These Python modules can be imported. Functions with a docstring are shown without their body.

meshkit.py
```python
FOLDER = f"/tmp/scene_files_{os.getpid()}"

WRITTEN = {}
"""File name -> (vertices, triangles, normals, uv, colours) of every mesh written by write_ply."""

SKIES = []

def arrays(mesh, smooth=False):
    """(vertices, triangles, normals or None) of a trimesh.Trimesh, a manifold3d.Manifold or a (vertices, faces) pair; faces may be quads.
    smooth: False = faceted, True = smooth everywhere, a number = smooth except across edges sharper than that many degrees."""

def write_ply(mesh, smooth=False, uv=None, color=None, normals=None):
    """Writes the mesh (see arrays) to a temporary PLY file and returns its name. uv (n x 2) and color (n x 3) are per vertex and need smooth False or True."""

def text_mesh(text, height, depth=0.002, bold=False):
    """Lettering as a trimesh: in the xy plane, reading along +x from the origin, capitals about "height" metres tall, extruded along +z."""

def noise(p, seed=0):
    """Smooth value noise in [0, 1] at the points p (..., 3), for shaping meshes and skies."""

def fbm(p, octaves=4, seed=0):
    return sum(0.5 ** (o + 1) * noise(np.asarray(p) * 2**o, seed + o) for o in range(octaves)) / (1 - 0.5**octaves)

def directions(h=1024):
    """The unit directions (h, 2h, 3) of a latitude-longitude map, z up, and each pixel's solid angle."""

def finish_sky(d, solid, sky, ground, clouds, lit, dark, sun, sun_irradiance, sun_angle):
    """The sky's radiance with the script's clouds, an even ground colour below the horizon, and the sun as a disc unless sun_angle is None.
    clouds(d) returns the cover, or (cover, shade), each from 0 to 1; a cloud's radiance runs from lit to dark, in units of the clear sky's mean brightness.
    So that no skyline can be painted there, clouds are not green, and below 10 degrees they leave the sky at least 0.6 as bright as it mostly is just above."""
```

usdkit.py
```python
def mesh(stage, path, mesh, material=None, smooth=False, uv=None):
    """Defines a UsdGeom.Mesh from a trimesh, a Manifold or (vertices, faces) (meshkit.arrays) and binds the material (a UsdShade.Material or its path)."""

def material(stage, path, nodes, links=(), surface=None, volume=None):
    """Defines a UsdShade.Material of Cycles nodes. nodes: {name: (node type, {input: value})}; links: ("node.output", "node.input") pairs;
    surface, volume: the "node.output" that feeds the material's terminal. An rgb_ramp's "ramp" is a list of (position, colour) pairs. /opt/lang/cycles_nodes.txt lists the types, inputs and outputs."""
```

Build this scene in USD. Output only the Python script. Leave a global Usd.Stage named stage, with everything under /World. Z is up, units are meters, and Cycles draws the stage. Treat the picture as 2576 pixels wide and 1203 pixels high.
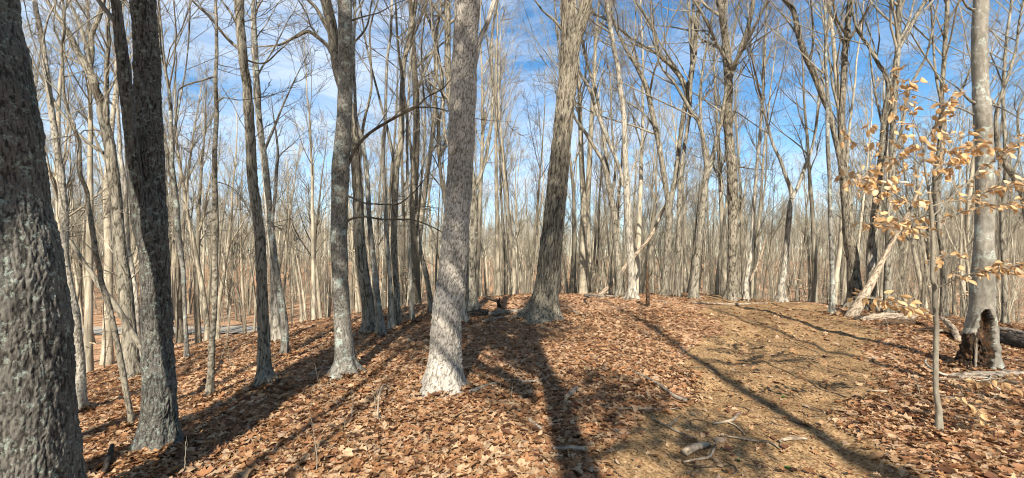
import math, numpy as np, trimesh, usdkit, meshkit
from pxr import Usd, UsdGeom, UsdLux, UsdShade, Sdf, Gf, Vt
from scipy.interpolate import PchipInterpolator

stage = Usd.Stage.CreateInMemory()
UsdGeom.SetStageUpAxis(stage, 'Z')
UsdGeom.Xform.Define(stage, '/World')
UsdGeom.Scope.Define(stage, '/World/Looks')

# ------------------------------------------------------------------ camera
FP, CX, HY, EYE = 1081.0, 1288.0, 670.0, 1.6      # focal length, centre column, horizon row (of a 2576 wide picture), eye height
cam = UsdGeom.Camera.Define(stage, '/World/camera')
cam.CreateHorizontalApertureAttr(36.0)
cam.CreateVerticalApertureAttr(36.0 * 478 / 1024)
cam.CreateFocalLengthAttr(36.0 * FP / 2576)
cam.CreateVerticalApertureOffsetAttr(36.0 * (HY - 601.5) / 2576)
cam.CreateFStopAttr(0.0)
cam.CreateExposureAttr(1.22)
cam.AddTranslateOp().Set(Gf.Vec3d(0, 0, EYE))
cam.AddRotateXOp().Set(90.0)

# ------------------------------------------------------------------ sky and sun (the sun stands behind the camera)
SUN_EL, SUN_AZ = math.radians(36), math.radians(180 + 2.2)     # azimuth = atan2(x, y)
sun_dir = np.array([math.cos(SUN_EL) * math.sin(SUN_AZ), math.cos(SUN_EL) * math.cos(SUN_AZ), math.sin(SUN_EL)])
sky_mat = usdkit.material(stage, '/World/Looks/sky_look', {
    'sky': ('sky_texture', {'sky_type': 'single_scattering', 'sun_disc': False, 'sun_elevation': SUN_EL, 'sun_rotation': SUN_AZ,
                            'air_density': 1.0, 'aerosol_density': 0.2, 'ozone_density': 1.2}),
    'sat': ('hsv', {'saturation': 1.3, 'hue': 0.496, 'value': 1.22}),
    'tc': ('texture_coordinate', {}),
    'map': ('mapping', {'scale': (1.3, 2.2, 6.5), 'rotation': (0.0, 0.12, 0.35)}),
    'n1': ('noise_texture', {'scale': 2.6, 'detail': 10.0, 'roughness': 0.68, 'distortion': 0.7}),
    'n2': ('noise_texture', {'scale': 0.75, 'detail': 3.0, 'roughness': 0.5}),
    'add': ('math', {'math_type': 'multiply_add', 'value2': 0.65}),
    'r': ('map_range', {'from_min': 0.73, 'from_max': 1.08, 'to_min': 0.0, 'to_max': 0.72, 'clamp': True}),
    'sep': ('separate_xyz', {}),
    'side': ('map_range', {'from_min': -0.8, 'from_max': 0.8, 'to_min': 0.16, 'to_max': -0.12}),
    'add2': ('math', {'math_type': 'add'}),
    'cl': ('mix_color', {'blend_type': 'mix', 'b': (6.0, 6.6, 7.4), 'use_clamp': False, 'use_clamp_result': False}),
    'bg': ('background_shader', {'strength': 0.07}),
}, [('tc.generated', 'map.vector'), ('map.vector', 'n1.vector'), ('map.vector', 'n2.vector'),
    ('n2.fac', 'add.value1'), ('n1.fac', 'add.value3'), ('tc.generated', 'sep.vector'), ('sep.x', 'side.value'),
    ('add.value', 'add2.value1'), ('side.result', 'add2.value2'), ('add2.value', 'r.value'),
    ('sky.color', 'sat.color'), ('sat.color', 'cl.a'), ('r.result', 'cl.fac'), ('cl.result', 'bg.color')], surface='bg.background')
dome = UsdLux.DomeLight.Define(stage, '/World/sky')
UsdShade.MaterialBindingAPI.Apply(dome.GetPrim()).Bind(sky_mat)
sun = UsdLux.DistantLight.Define(stage, '/World/sun')
sun.CreateIntensityAttr(1.25); sun.CreateAngleAttr(0.53); sun.CreateNormalizeAttr(True)
sun.CreateColorAttr(Gf.Vec3f(1.0, 0.93, 0.83))
sun.AddTransformOp().Set(Gf.Matrix4d().SetRotate(Gf.Rotation(Gf.Vec3d(0, 0, 1), Gf.Vec3d(*map(float, sun_dir)))))

# ------------------------------------------------------------------ materials
L = '/World/Looks/'
def bark(name, dark, light, lichen=(0.30, 0.33, 0.27), amount=0.35, scale=22.0, stretch=0.16, bumpd=0.012, relief=False, rand=0.0, lscale=5.0, rotten=False):
    nodes = {
        'g': ('geometry', {}),
        'm': ('mapping', {'scale': (scale, scale, scale * stretch)}),
        'n': ('noise_texture', {'scale': 1.0, 'detail': 5.0, 'roughness': 0.62, 'distortion': 0.4}),
        'r': ('rgb_ramp', {'ramp': [(0.28, tuple((0.75 if relief else 1.0) * d + (0.25 if relief else 0) * l for d, l in zip(dark, light))), (0.46, tuple(0.5 * d + 0.5 * l for d, l in zip(dark, light))), (0.68, light)]}),
        'ln': ('noise_texture', {'scale': lscale, 'detail': 10.0, 'roughness': 0.78}),
        'lr': ('map_range', {'from_min': 0.70 - 0.25 * amount, 'from_max': 0.76 - 0.25 * amount, 'to_min': 0.0, 'to_max': 0.8, 'clamp': True}),
        'lx': ('mix_color', {'b': lichen}),
        'tn': ('noise_texture', {'scale': 1.4, 'detail': 2.0}),
        'tr': ('map_range', {'from_min': 0.3, 'from_max': 0.7, 'to_min': 0.78, 'to_max': 1.18}),
        'h': ('hsv', {}),
        'b': ('bump', {'strength': 0.9, 'distance': bumpd}),
        'p': ('principled_bsdf', {'roughness': 0.9, 'specular_ior_level': 0.15}),
    }
    links = [('g.position', 'm.vector'), ('m.vector', 'n.vector'), ('n.fac', 'r.fac'), ('g.position', 'ln.vector'), ('ln.fac', 'lr.value'),
             ('lr.result', 'lx.fac'), ('g.position', 'tn.vector'), ('tn.fac', 'tr.value'), ('lx.result', 'h.color'),
             ('h.color', 'p.base_color'), ('n.fac', 'b.height'), ('b.normal', 'p.normal')]
    col = 'r.color'
    if relief:      # furrows between the ridges of the bark are darker bark
        nodes['at'] = ('attribute', {'attribute': 'relief'})
        nodes['ar'] = ('map_range', {'from_min': 0.06, 'from_max': 0.36, 'to_min': 0.0, 'to_max': 1.0, 'clamp': True})
        nodes['fx'] = ('mix_color', {'a': tuple(0.55 * d for d in dark)})
        links += [('at.fac', 'ar.value'), ('ar.result', 'fx.fac'), (col, 'fx.b')]
        col = 'fx.result'
    links.append((col, 'lx.a'))
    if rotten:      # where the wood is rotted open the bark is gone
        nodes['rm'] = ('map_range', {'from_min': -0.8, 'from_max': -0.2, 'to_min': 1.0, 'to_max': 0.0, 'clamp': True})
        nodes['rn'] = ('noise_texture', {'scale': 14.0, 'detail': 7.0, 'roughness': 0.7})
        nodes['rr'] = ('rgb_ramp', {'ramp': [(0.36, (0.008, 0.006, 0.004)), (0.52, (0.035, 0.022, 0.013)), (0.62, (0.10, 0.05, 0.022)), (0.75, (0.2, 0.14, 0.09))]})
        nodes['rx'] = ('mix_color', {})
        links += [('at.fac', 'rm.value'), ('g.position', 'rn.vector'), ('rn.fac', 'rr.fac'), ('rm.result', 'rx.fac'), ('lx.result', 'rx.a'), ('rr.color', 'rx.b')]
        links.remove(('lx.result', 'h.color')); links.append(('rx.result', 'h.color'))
    if rand:
        nodes['oi'] = ('object_info', {})
        nodes['om'] = ('map_range', {'from_min': 0.0, 'from_max': 1.0, 'to_min': 1 - rand, 'to_max': 1 + rand})
        nodes['mm'] = ('math', {'math_type': 'multiply'})
        links += [('oi.random', 'om.value'), ('om.result', 'mm.value1'), ('tr.result', 'mm.value2'), ('mm.value', 'h.value')]
    else:
        links.append(('tr.result', 'h.value'))
    return usdkit.material(stage, L + name, nodes, links, surface='p.BSDF')

M = {}
M['dark'] = bark('bark_dark_furrowed', (0.040, 0.036, 0.030), (0.125, 0.115, 0.096), (0.20, 0.23, 0.19), 0.66, 70, 0.3, 0.009, True, lscale=24.0)
M['plated'] = bark('bark_grey_plated', (0.18, 0.156, 0.125), (0.43, 0.395, 0.335), (0.40, 0.39, 0.35), 0.2, 44, 0.3, 0.008, True)
M['ridged'] = bark('bark_ridged_oak', (0.062, 0.051, 0.037), (0.25, 0.218, 0.16), (0.27, 0.28, 0.21), 0.2, 30, 0.12, 0.010, True)
M['lichen'] = bark('bark_lichen_grey', (0.10, 0.09, 0.072), (0.22, 0.20, 0.165), (0.32, 0.36, 0.305), 0.66, 24, 0.3, 0.006, True, lscale=6.0)
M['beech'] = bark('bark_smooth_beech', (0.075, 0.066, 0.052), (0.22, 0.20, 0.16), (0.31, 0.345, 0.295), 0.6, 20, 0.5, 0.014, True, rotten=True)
M['tan'] = bark('bark_tan', (0.09, 0.077, 0.055), (0.28, 0.25, 0.19), (0.31, 0.33, 0.265), 0.38, 24, 0.16, 0.010, True)
M['slim'] = bark('bark_slim', (0.10, 0.085, 0.060), (0.24, 0.212, 0.16), (0.29, 0.30, 0.245), 0.4, 30, 0.4, 0.004, True)
M['pale'] = bark('bark_pale', (0.17, 0.15, 0.115), (0.38, 0.345, 0.275), (0.40, 0.40, 0.34), 0.35, 18, 0.2, 0.006, True)
M['far'] = bark('bark_far', (0.095, 0.080, 0.056), (0.335, 0.292, 0.212), (0.31, 0.30, 0.235), 0.35, 9, 0.12, 0.012, False, 0.55)
M['twig'] = bark('bark_twig', (0.12, 0.10, 0.075), (0.27, 0.238, 0.178), (0.28, 0.27, 0.21), 0.2, 9, 0.3, 0.002, False)
M['bough'] = bark('bark_bough', (0.05, 0.042, 0.03), (0.14, 0.12, 0.09), (0.2, 0.2, 0.16), 0.2, 20, 0.3, 0.003, True)
M['dead'] = bark('dead_wood', (0.15, 0.11, 0.075), (0.40, 0.32, 0.225), (0.42, 0.37, 0.29), 0.25, 30, 0.2, 0.006, True)
M['rot'] = bark('rotten_wood', (0.025, 0.017, 0.011), (0.13, 0.08, 0.045), (0.24, 0.12, 0.05), 0.3, 28, 0.25, 0.02, True)
M['char'] = bark('weathered_black_wood', (0.016, 0.013, 0.010), (0.07, 0.058, 0.045), (0.10, 0.085, 0.06), 0.1, 30, 0.3, 0.008, True)
M['grey_log'] = bark('weathered_log', (0.08, 0.064, 0.046), (0.29, 0.245, 0.19), (0.3, 0.31, 0.24), 0.3, 26, 0.3, 0.01, True)

def ground_look(name, stops, scale, bumpd, big=0.9, vary=(0.75, 1.2)):
    return usdkit.material(stage, L + name, {
        'g': ('geometry', {}),
        'v': ('voronoi_texture', {'scale': scale, 'randomness': 1.0}),
        'n': ('noise_texture', {'scale': scale * 0.55, 'detail': 8.0, 'roughness': 0.7}),
        'x': ('mix_color', {'fac': 0.5}),
        'bw': ('rgb_to_bw', {}),
        'r': ('rgb_ramp', {'ramp': stops}),
        'n2': ('noise_texture', {'scale': big, 'detail': 4.0}),
        'tr': ('map_range', {'from_min': 0.3, 'from_max': 0.7, 'to_min': vary[0], 'to_max': vary[1]}),
        'h': ('hsv', {}),
        'b': ('bump', {'strength': 0.9, 'distance': bumpd}),
        'p': ('principled_bsdf', {'roughness': 0.95, 'specular_ior_level': 0.1}),
    }, [('g.position', 'v.vector'), ('g.position', 'n.vector'), ('v.color', 'x.a'), ('n.fac', 'x.b'), ('x.result', 'bw.color'), ('bw.val', 'r.fac'),
        ('r.color', 'h.color'), ('g.position', 'n2.vector'), ('n2.fac', 'tr.value'), ('tr.result', 'h.value'), ('h.color', 'p.base_color'),
        ('bw.val', 'b.height'), ('b.normal', 'p.normal')], surface='p.BSDF')
M['soil'] = ground_look('leaf_mould', [(0.25, (0.085, 0.043, 0.022)), (0.42, (0.27, 0.145, 0.072)), (0.56, (0.42, 0.25, 0.14)), (0.8, (0.54, 0.38, 0.25))], 14.0, 0.03)
M['trail'] = ground_look('trail_soil', [(0.27, (0.088, 0.049, 0.021)), (0.48, (0.245, 0.150, 0.068)), (0.74, (0.41, 0.272, 0.140))], 50.0, 0.02, 1.3, (0.6, 1.25))
M['gravel'] = ground_look('road_gravel', [(0.25, (0.20, 0.18, 0.145)), (0.75, (0.34, 0.305, 0.25))], 20.0, 0.01, 0.4)

def leaf_look(name, col, trans=0.25):
    d = tuple(c * 0.72 for c in col)
    return usdkit.material(stage, L + name, {
        'g': ('geometry', {}), 'n': ('noise_texture', {'scale': 40.0, 'detail': 3.0}), 'n1': ('noise_texture', {'scale': 7.0, 'detail': 1.0}),
        'r': ('rgb_ramp', {'ramp': [(0.3, d), (0.7, col)]}),
        'tr': ('map_range', {'from_min': 0.3, 'from_max': 0.7, 'to_min': 0.72, 'to_max': 1.2}),
        'h': ('hsv', {}),
        'p': ('principled_bsdf', {'roughness': 0.62, 'specular_ior_level': 0.25}),
        't': ('translucent_bsdf', {}), 'x': ('mix_closure', {'fac': trans}),
    }, [('g.position', 'n.vector'), ('g.position', 'n1.vector'), ('n.fac', 'r.fac'), ('n1.fac', 'tr.value'), ('tr.result', 'h.value'), ('r.color', 'h.color'),
        ('h.color', 'p.base_color'), ('h.color', 't.color'), ('p.BSDF', 'x.closure1'), ('t.BSDF', 'x.closure2')], surface='x.closure')
LEAF_COLS = [(0.41, 0.25, 0.13), (0.47, 0.31, 0.175), (0.30, 0.155, 0.075), (0.53, 0.38, 0.235), (0.13, 0.062, 0.032), (0.36, 0.205, 0.10), (0.42, 0.315, 0.215), (0.33, 0.17, 0.08)]
LEAVES = [leaf_look('fallen_leaf_%d' % i, (c[0] * 0.92, c[1] * 0.86, c[2] * 0.80)) for i, c in enumerate(LEAF_COLS)]
M['beech_leaf'] = leaf_look('beech_leaf', (0.70, 0.45, 0.22), 0.35)
M['beech_leaf_pale'] = leaf_look('beech_leaf_pale', (0.78, 0.57, 0.35), 0.35)
M['beech_leaf_dark'] = leaf_look('beech_leaf_dark', (0.55, 0.33, 0.14), 0.35)
M['green'] = leaf_look('green_leaf', (0.10, 0.2, 0.035), 0.3)

# ------------------------------------------------------------------ naming helpers
used = {}
def numbered(parent, name):
    k = (parent, name)
    n = used.get(k, 0); used[k] = n + 1
    return name if n == 0 else '%s_%03d' % (name, n)
def tag(prim, label=None, cat=None, group=None, kind=None):
    for k, v in (('label', label), ('category', cat), ('group', group), ('kind', kind)):
        if v: prim.SetCustomDataByKey(k, v)
    return prim
def thing(name, label, cat, group=None, loc=(0, 0, 0), kind=None):
    p = '/World/' + numbered('/World', name)
    x = UsdGeom.Xform.Define(stage, p)
    x.AddTranslateOp().Set(Gf.Vec3d(*map(float, loc)))
    tag(x.GetPrim(), label, cat, group, kind)
    x.GetPrim().SetCustomDataByKey('base', Gf.Vec3d(*map(float, loc)))
    return x.GetPrim()
def part(parent, name, vf, mat, smooth=True, relief=None, label=None, world=True):
    """A mesh under a thing; vertices are given in world space."""
    pp = str(parent.GetPath()) if parent is not None else '/World'
    v, f = np.asarray(vf[0], float), np.asarray(vf[1])
    if world and parent is not None:
        root = stage.GetPrimAtPath('/World/' + pp.split('/')[2])
        base = root.GetCustomDataByKey('base')
        if base is not None: v = v - np.array(base)
    m = usdkit.mesh(stage, pp + '/' + numbered(pp, name), (v, f), mat, smooth)
    if relief is not None:
        UsdGeom.PrimvarsAPI(m).CreatePrimvar('relief', Sdf.ValueTypeNames.FloatArray, 'vertex').Set(Vt.FloatArray.FromNumpy(np.asarray(relief, np.float32)))
    if label: m.GetPrim().SetCustomDataByKey('label', label)
    return m.GetPrim()

# ------------------------------------------------------------------ the shape of the land
def S(a, b, x):
    t = np.clip((np.asarray(x, float) - a) / (b - a), 0, 1); return t * t * (3 - 2 * t)
def path_center(y): return np.interp(y, [-8, 0, 3.2, 5.2, 9, 14, 18, 30], [-1.5, 0.5, 2.0, 3.05, 5.9, 8.2, 9.6, 12])
def path_half(y): return np.interp(y, [-8, 3.2, 5.2, 9, 14, 18], [1.2, 1.4, 1.4, 2.0, 2.0, 1.5])
def path_mask(x, y):
    x, y = np.asarray(x, float), np.asarray(y, float)
    n = meshkit.fbm(np.stack([x * 0.9, y * 0.9, 0 * x], -1), 4, 5) - 0.5
    return path_half(y) - np.abs(x - path_center(y)) + 1.5 * n
def ground(x, y, fine=True):
    x, y = np.asarray(x, float), np.asarray(y, float)
    rise = 0.42 * S(4, 15, y)
    s = np.maximum(0, -x - 1.5); s2 = np.minimum(s, 14)
    left = -0.07 * s - 0.0098 * s2 * s2 - 0.27 * (s - s2)
    r = np.maximum(0, x - 7.5)
    right = -0.012 * r * r / (1 + 0.05 * r)
    yc = 12.8 + 4.2 * S(-4, 1.5, x) - 5.5 * S(7.5, 13, x)
    q = np.maximum(0, y - yc)
    fall = -0.014 * q * q / (1 + 0.025 * q)
    near = rise + left + right + fall
    d = np.sqrt((0.9 * x) ** 2 + y * y) * 0.4 + 0.6 * y
    far = -3.4 + 5.5 * S(38, 125, d) + 4 * S(110, 230, d) + 2.5 * (meshkit.noise(np.stack([x / 37.0, y / 37.0, 0 * x], -1), 3) - 0.5) * S(38, 70, d)
    k = 0.35
    z = np.where(y > 8, np.maximum(near, far) + k * np.exp(-np.abs(near - far) / k) * 0.5 * S(8, 16, y), near)
    if fine:
        p = np.stack([x, y, 0 * x], -1)
        z = z + 0.10 * (meshkit.fbm(p * 0.8, 3, 11) - 0.5) + 0.05 * (meshkit.fbm(p * 4.0, 3, 12) - 0.5)
        w = np.clip(path_mask(x, y) / 0.6, 0, 1) * (y < 20) * (y > -9)
        rut = np.abs(x - path_center(y))
        z = z - w * (0.05 + 0.05 * np.exp(-((rut - 0.75) / 0.22) ** 2) - 0.07 * (meshkit.fbm(p * 2.2, 4, 15) - 0.5))
    return z
def at(px, py, Y):
    return np.array([Y * (px - CX) / FP, Y, EYE + Y * (HY - py) / FP])
def offaxis(px): return 1.0 / math.sqrt(1.0 + ((px - CX) / FP) ** 2)
def base_depth(px, py, lo=1.5, hi=40):
    Y = np.arange(lo, hi, 0.02)
    d = (EYE + Y * (HY - py) / FP) - ground(Y * (px - CX) / FP, Y)
    k = np.nonzero(d <= 0)[0]
    return Y[k[0]] if len(k) else None

def spaced(a, b, near_lo, near_hi, d0, grow, dmax):
    xs = list(np.arange(near_lo, near_hi + 1e-9, d0))
    d, x = d0, xs[-1]
    while x < b: d = min(d * grow, dmax); x += d; xs.append(x)
    d, x = d0, xs[0]
    while x > a: d = min(d * grow, dmax); x -= d; xs.insert(0, x)
    return np.array(xs)
def sheet(xs, ys, keep=None, lift=0.0):
    X, Y = np.meshgrid(xs, ys, indexing='ij')
    Z = ground(X, Y) + lift
    v = np.stack([X, Y, Z], -1).reshape(-1, 3)
    i, j = np.meshgrid(np.arange(len(xs) - 1), np.arange(len(ys) - 1), indexing='ij')
    n = len(ys)
    q = np.stack([i * n + j, (i + 1) * n + j, (i + 1) * n + j + 1, i * n + j + 1], -1).reshape(-1, 4)
    if keep is not None:
        c = v[q].mean(1); q = q[keep(c[:, 0], c[:, 1])]
        u, inv = np.unique(q, return_inverse=True); v, q = v[u], inv.reshape(-1, 4)
    return v, q
gx = spaced(-320, 320, -9, 10, 0.09, 1.06, 8.0)
gy = spaced(-40, 300, 2.0, 18, 0.09, 1.05, 6.0)
ground_thing = thing('ground', 'leaf covered forest floor falling from the ridge into a valley', None, kind='structure')
part(ground_thing, 'soil', sheet(gx, gy), M['soil'])
px_ = np.arange(-4, 14, 0.06); py_ = np.arange(-8, 19, 0.06)
trail = part(None, 'dirt_path', sheet(px_, py_, lambda x, y: path_mask(x, y) > 0.12, 0.005), M['trail'])
tag(trail, 'bare yellowish dirt path curving over the ridge', kind='structure')
# gravel road along the valley bottom
rx = np.arange(-75, 0, 0.6)
rc = 33.5 + 0.10 * (rx + 22) + 0.004 * (rx + 22) ** 2
rv, rf = [], []
for k, off in enumerate(np.linspace(-2.0, 2.0, 7)):
    yy = rc + off
    rv.append(np.stack([rx, yy, np.maximum(ground(rx, yy, False), ground(rx, rc, False)) + 0.09], -1))
rv = np.concatenate(rv); n = len(rx)
for k in range(6):
    a = k * n + np.arange(n - 1); rf.append(np.stack([a, a + 1, a + n + 1, a + n], -1))
road = part(None, 'gravel_road', (rv, np.concatenate(rf)), M['gravel'])
tag(road, 'pale gravel road along the bottom of the valley', kind='structure')

# ------------------------------------------------------------------ tubes and growth
def tubes(P, R, sides):
    """(N, n, 3) polylines with (N, n) radii as one mesh."""
    N, n, _ = P.shape
    T = np.empty_like(P); T[:, 1:-1] = P[:, 2:] - P[:, :-2]; T[:, 0] = P[:, 1] - P[:, 0]; T[:, -1] = P[:, -1] - P[:, -2]
    T /= np.linalg.norm(T, axis=2, keepdims=True) + 1e-12
    m = P[:, -1] - P[:, 0]
    ref = np.where((np.abs(m[:, 2]) < 0.8 * np.linalg.norm(m, axis=1))[:, None], [0, 0, 1.0], [1.0, 0, 0])[:, None, :]
    A = np.cross(T, ref); A /= np.linalg.norm(A, axis=2, keepdims=True) + 1e-12
    B = np.cross(T, A)
    a = np.arange(sides) * 2 * np.pi / sides
    v = P[:, :, None] + R[:, :, None, None] * (np.cos(a)[:, None] * A[:, :, None] + np.sin(a)[:, None] * B[:, :, None])
    i, j = np.meshgrid(np.arange(n - 1), np.arange(sides), indexing='ij')
    q = np.stack([i * sides + j, i * sides + (j + 1) % sides, (i + 1) * sides + (j + 1) % sides, (i + 1) * sides + j], -1).reshape(-1, 4)
    f = (q[None] + (np.arange(N) * n * sides)[:, None, None]).reshape(-1, 4)
    return v.reshape(-1, 3), f
def join(meshes):
    vs, fs, o = [], [], 0
    for v, f in meshes:
        if f.shape[1] == 4: f = np.vstack([f[:, [0, 1, 2]], f[:, [0, 2, 3]]])
        vs.append(v); fs.append(f + o); o += len(v)
    return np.vstack(vs), np.vstack(fs)
def unit(v): return v / (np.linalg.norm(v, axis=-1, keepdims=True) + 1e-12)
def grow(start, d, length, r0, r1, n, wig, up, rng):
    N = len(start)
    P = np.zeros((N, n, 3)); P[:, 0] = start; cur = unit(d)
    for k in range(1, n):
        cur = unit(cur + rng.normal(0, wig, (N, 3)) + np.array([0, 0, up]))
        P[:, k] = P[:, k - 1] + cur * (length / (n - 1))[:, None]
    R = r0[:, None] + (r1 - r0)[:, None] * np.linspace(0, 1, n)[None] ** 0.8
    return P, R
def spawn(P, R, L_, count, t0, t1, ang, ratio, rng, thin=0.55):
    """Children of each branch: start points, directions, lengths, radii."""
    N, n, _ = P.shape
    par = np.repeat(np.arange(N), count)
    t = t0 + (t1 - t0) * rng.random(len(par))
    x = t * (n - 1); i = np.minimum(x.astype(int), n - 2); w = (x - i)[:, None]
    start = P[par, i] * (1 - w) + P[par, i + 1] * w
    tan = unit(P[par, i + 1] - P[par, i])
    side = unit(np.cross(tan, rng.normal(size=(len(par), 3))))
    a = rng.uniform(ang[0], ang[1], len(par))[:, None]
    d = tan * np.cos(a) + side * np.sin(a)
    rr = (R[par, i] * (1 - w[:, 0]) + R[par, i + 1] * w[:, 0])
    ln = L_[par] * ratio * rng.uniform(0.6, 1.25, len(par)) * (1.15 - 0.6 * t)
    return start, d, ln, rr * thin
def crown_of(P, R, ln, rng, levels=((4, 0.15, 1.0, (0.35, 0.85), 0.42), (6, 0.15, 1.0, (0.4, 1.0), 0.42)), up=0.05, sides=3, rmin=0.004):
    """Branches and twigs that grow from the given limbs (N, n, 3)."""
    out = []
    for k, (cnt, t0, t1, ang, ratio) in enumerate(levels):
        st, d, l2, r2 = spawn(P, R, ln, cnt, t0, t1, ang, ratio, rng)
        r2 = np.maximum(r2, rmin * 1.2)
        P, R = grow(st, d, l2, r2, np.maximum(r2 * 0.3, rmin * 0.7), 6 if k == 0 else 4, 0.16, up, rng)
        ln = l2
        out.append(tubes(P, R, 4 if k == 0 and sides > 3 else 3))
    return out
def path3(points, step, zcut=None):
    """A smooth line through points, every STEP metres: points, radii."""
    p = np.asarray(points, float)
    s = np.concatenate([[0], np.cumsum(np.linalg.norm(np.diff(p[:, :3], axis=0), axis=1))])
    f = PchipInterpolator(s, p)
    if zcut is None:
        return f(np.linspace(0, s[-1], max(3, int(s[-1] / step) + 1))), s[-1]
    c = float(np.interp(zcut, np.maximum.accumulate(p[:, 2]), s))
    t = np.linspace(0, c, max(3, int(c / step) + 1))
    if s[-1] - c > 0.5: t = np.concatenate([t, np.linspace(c, s[-1], max(2, int((s[-1] - c) / 0.2)))[1:]])
    return f(t), s[-1]
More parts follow.
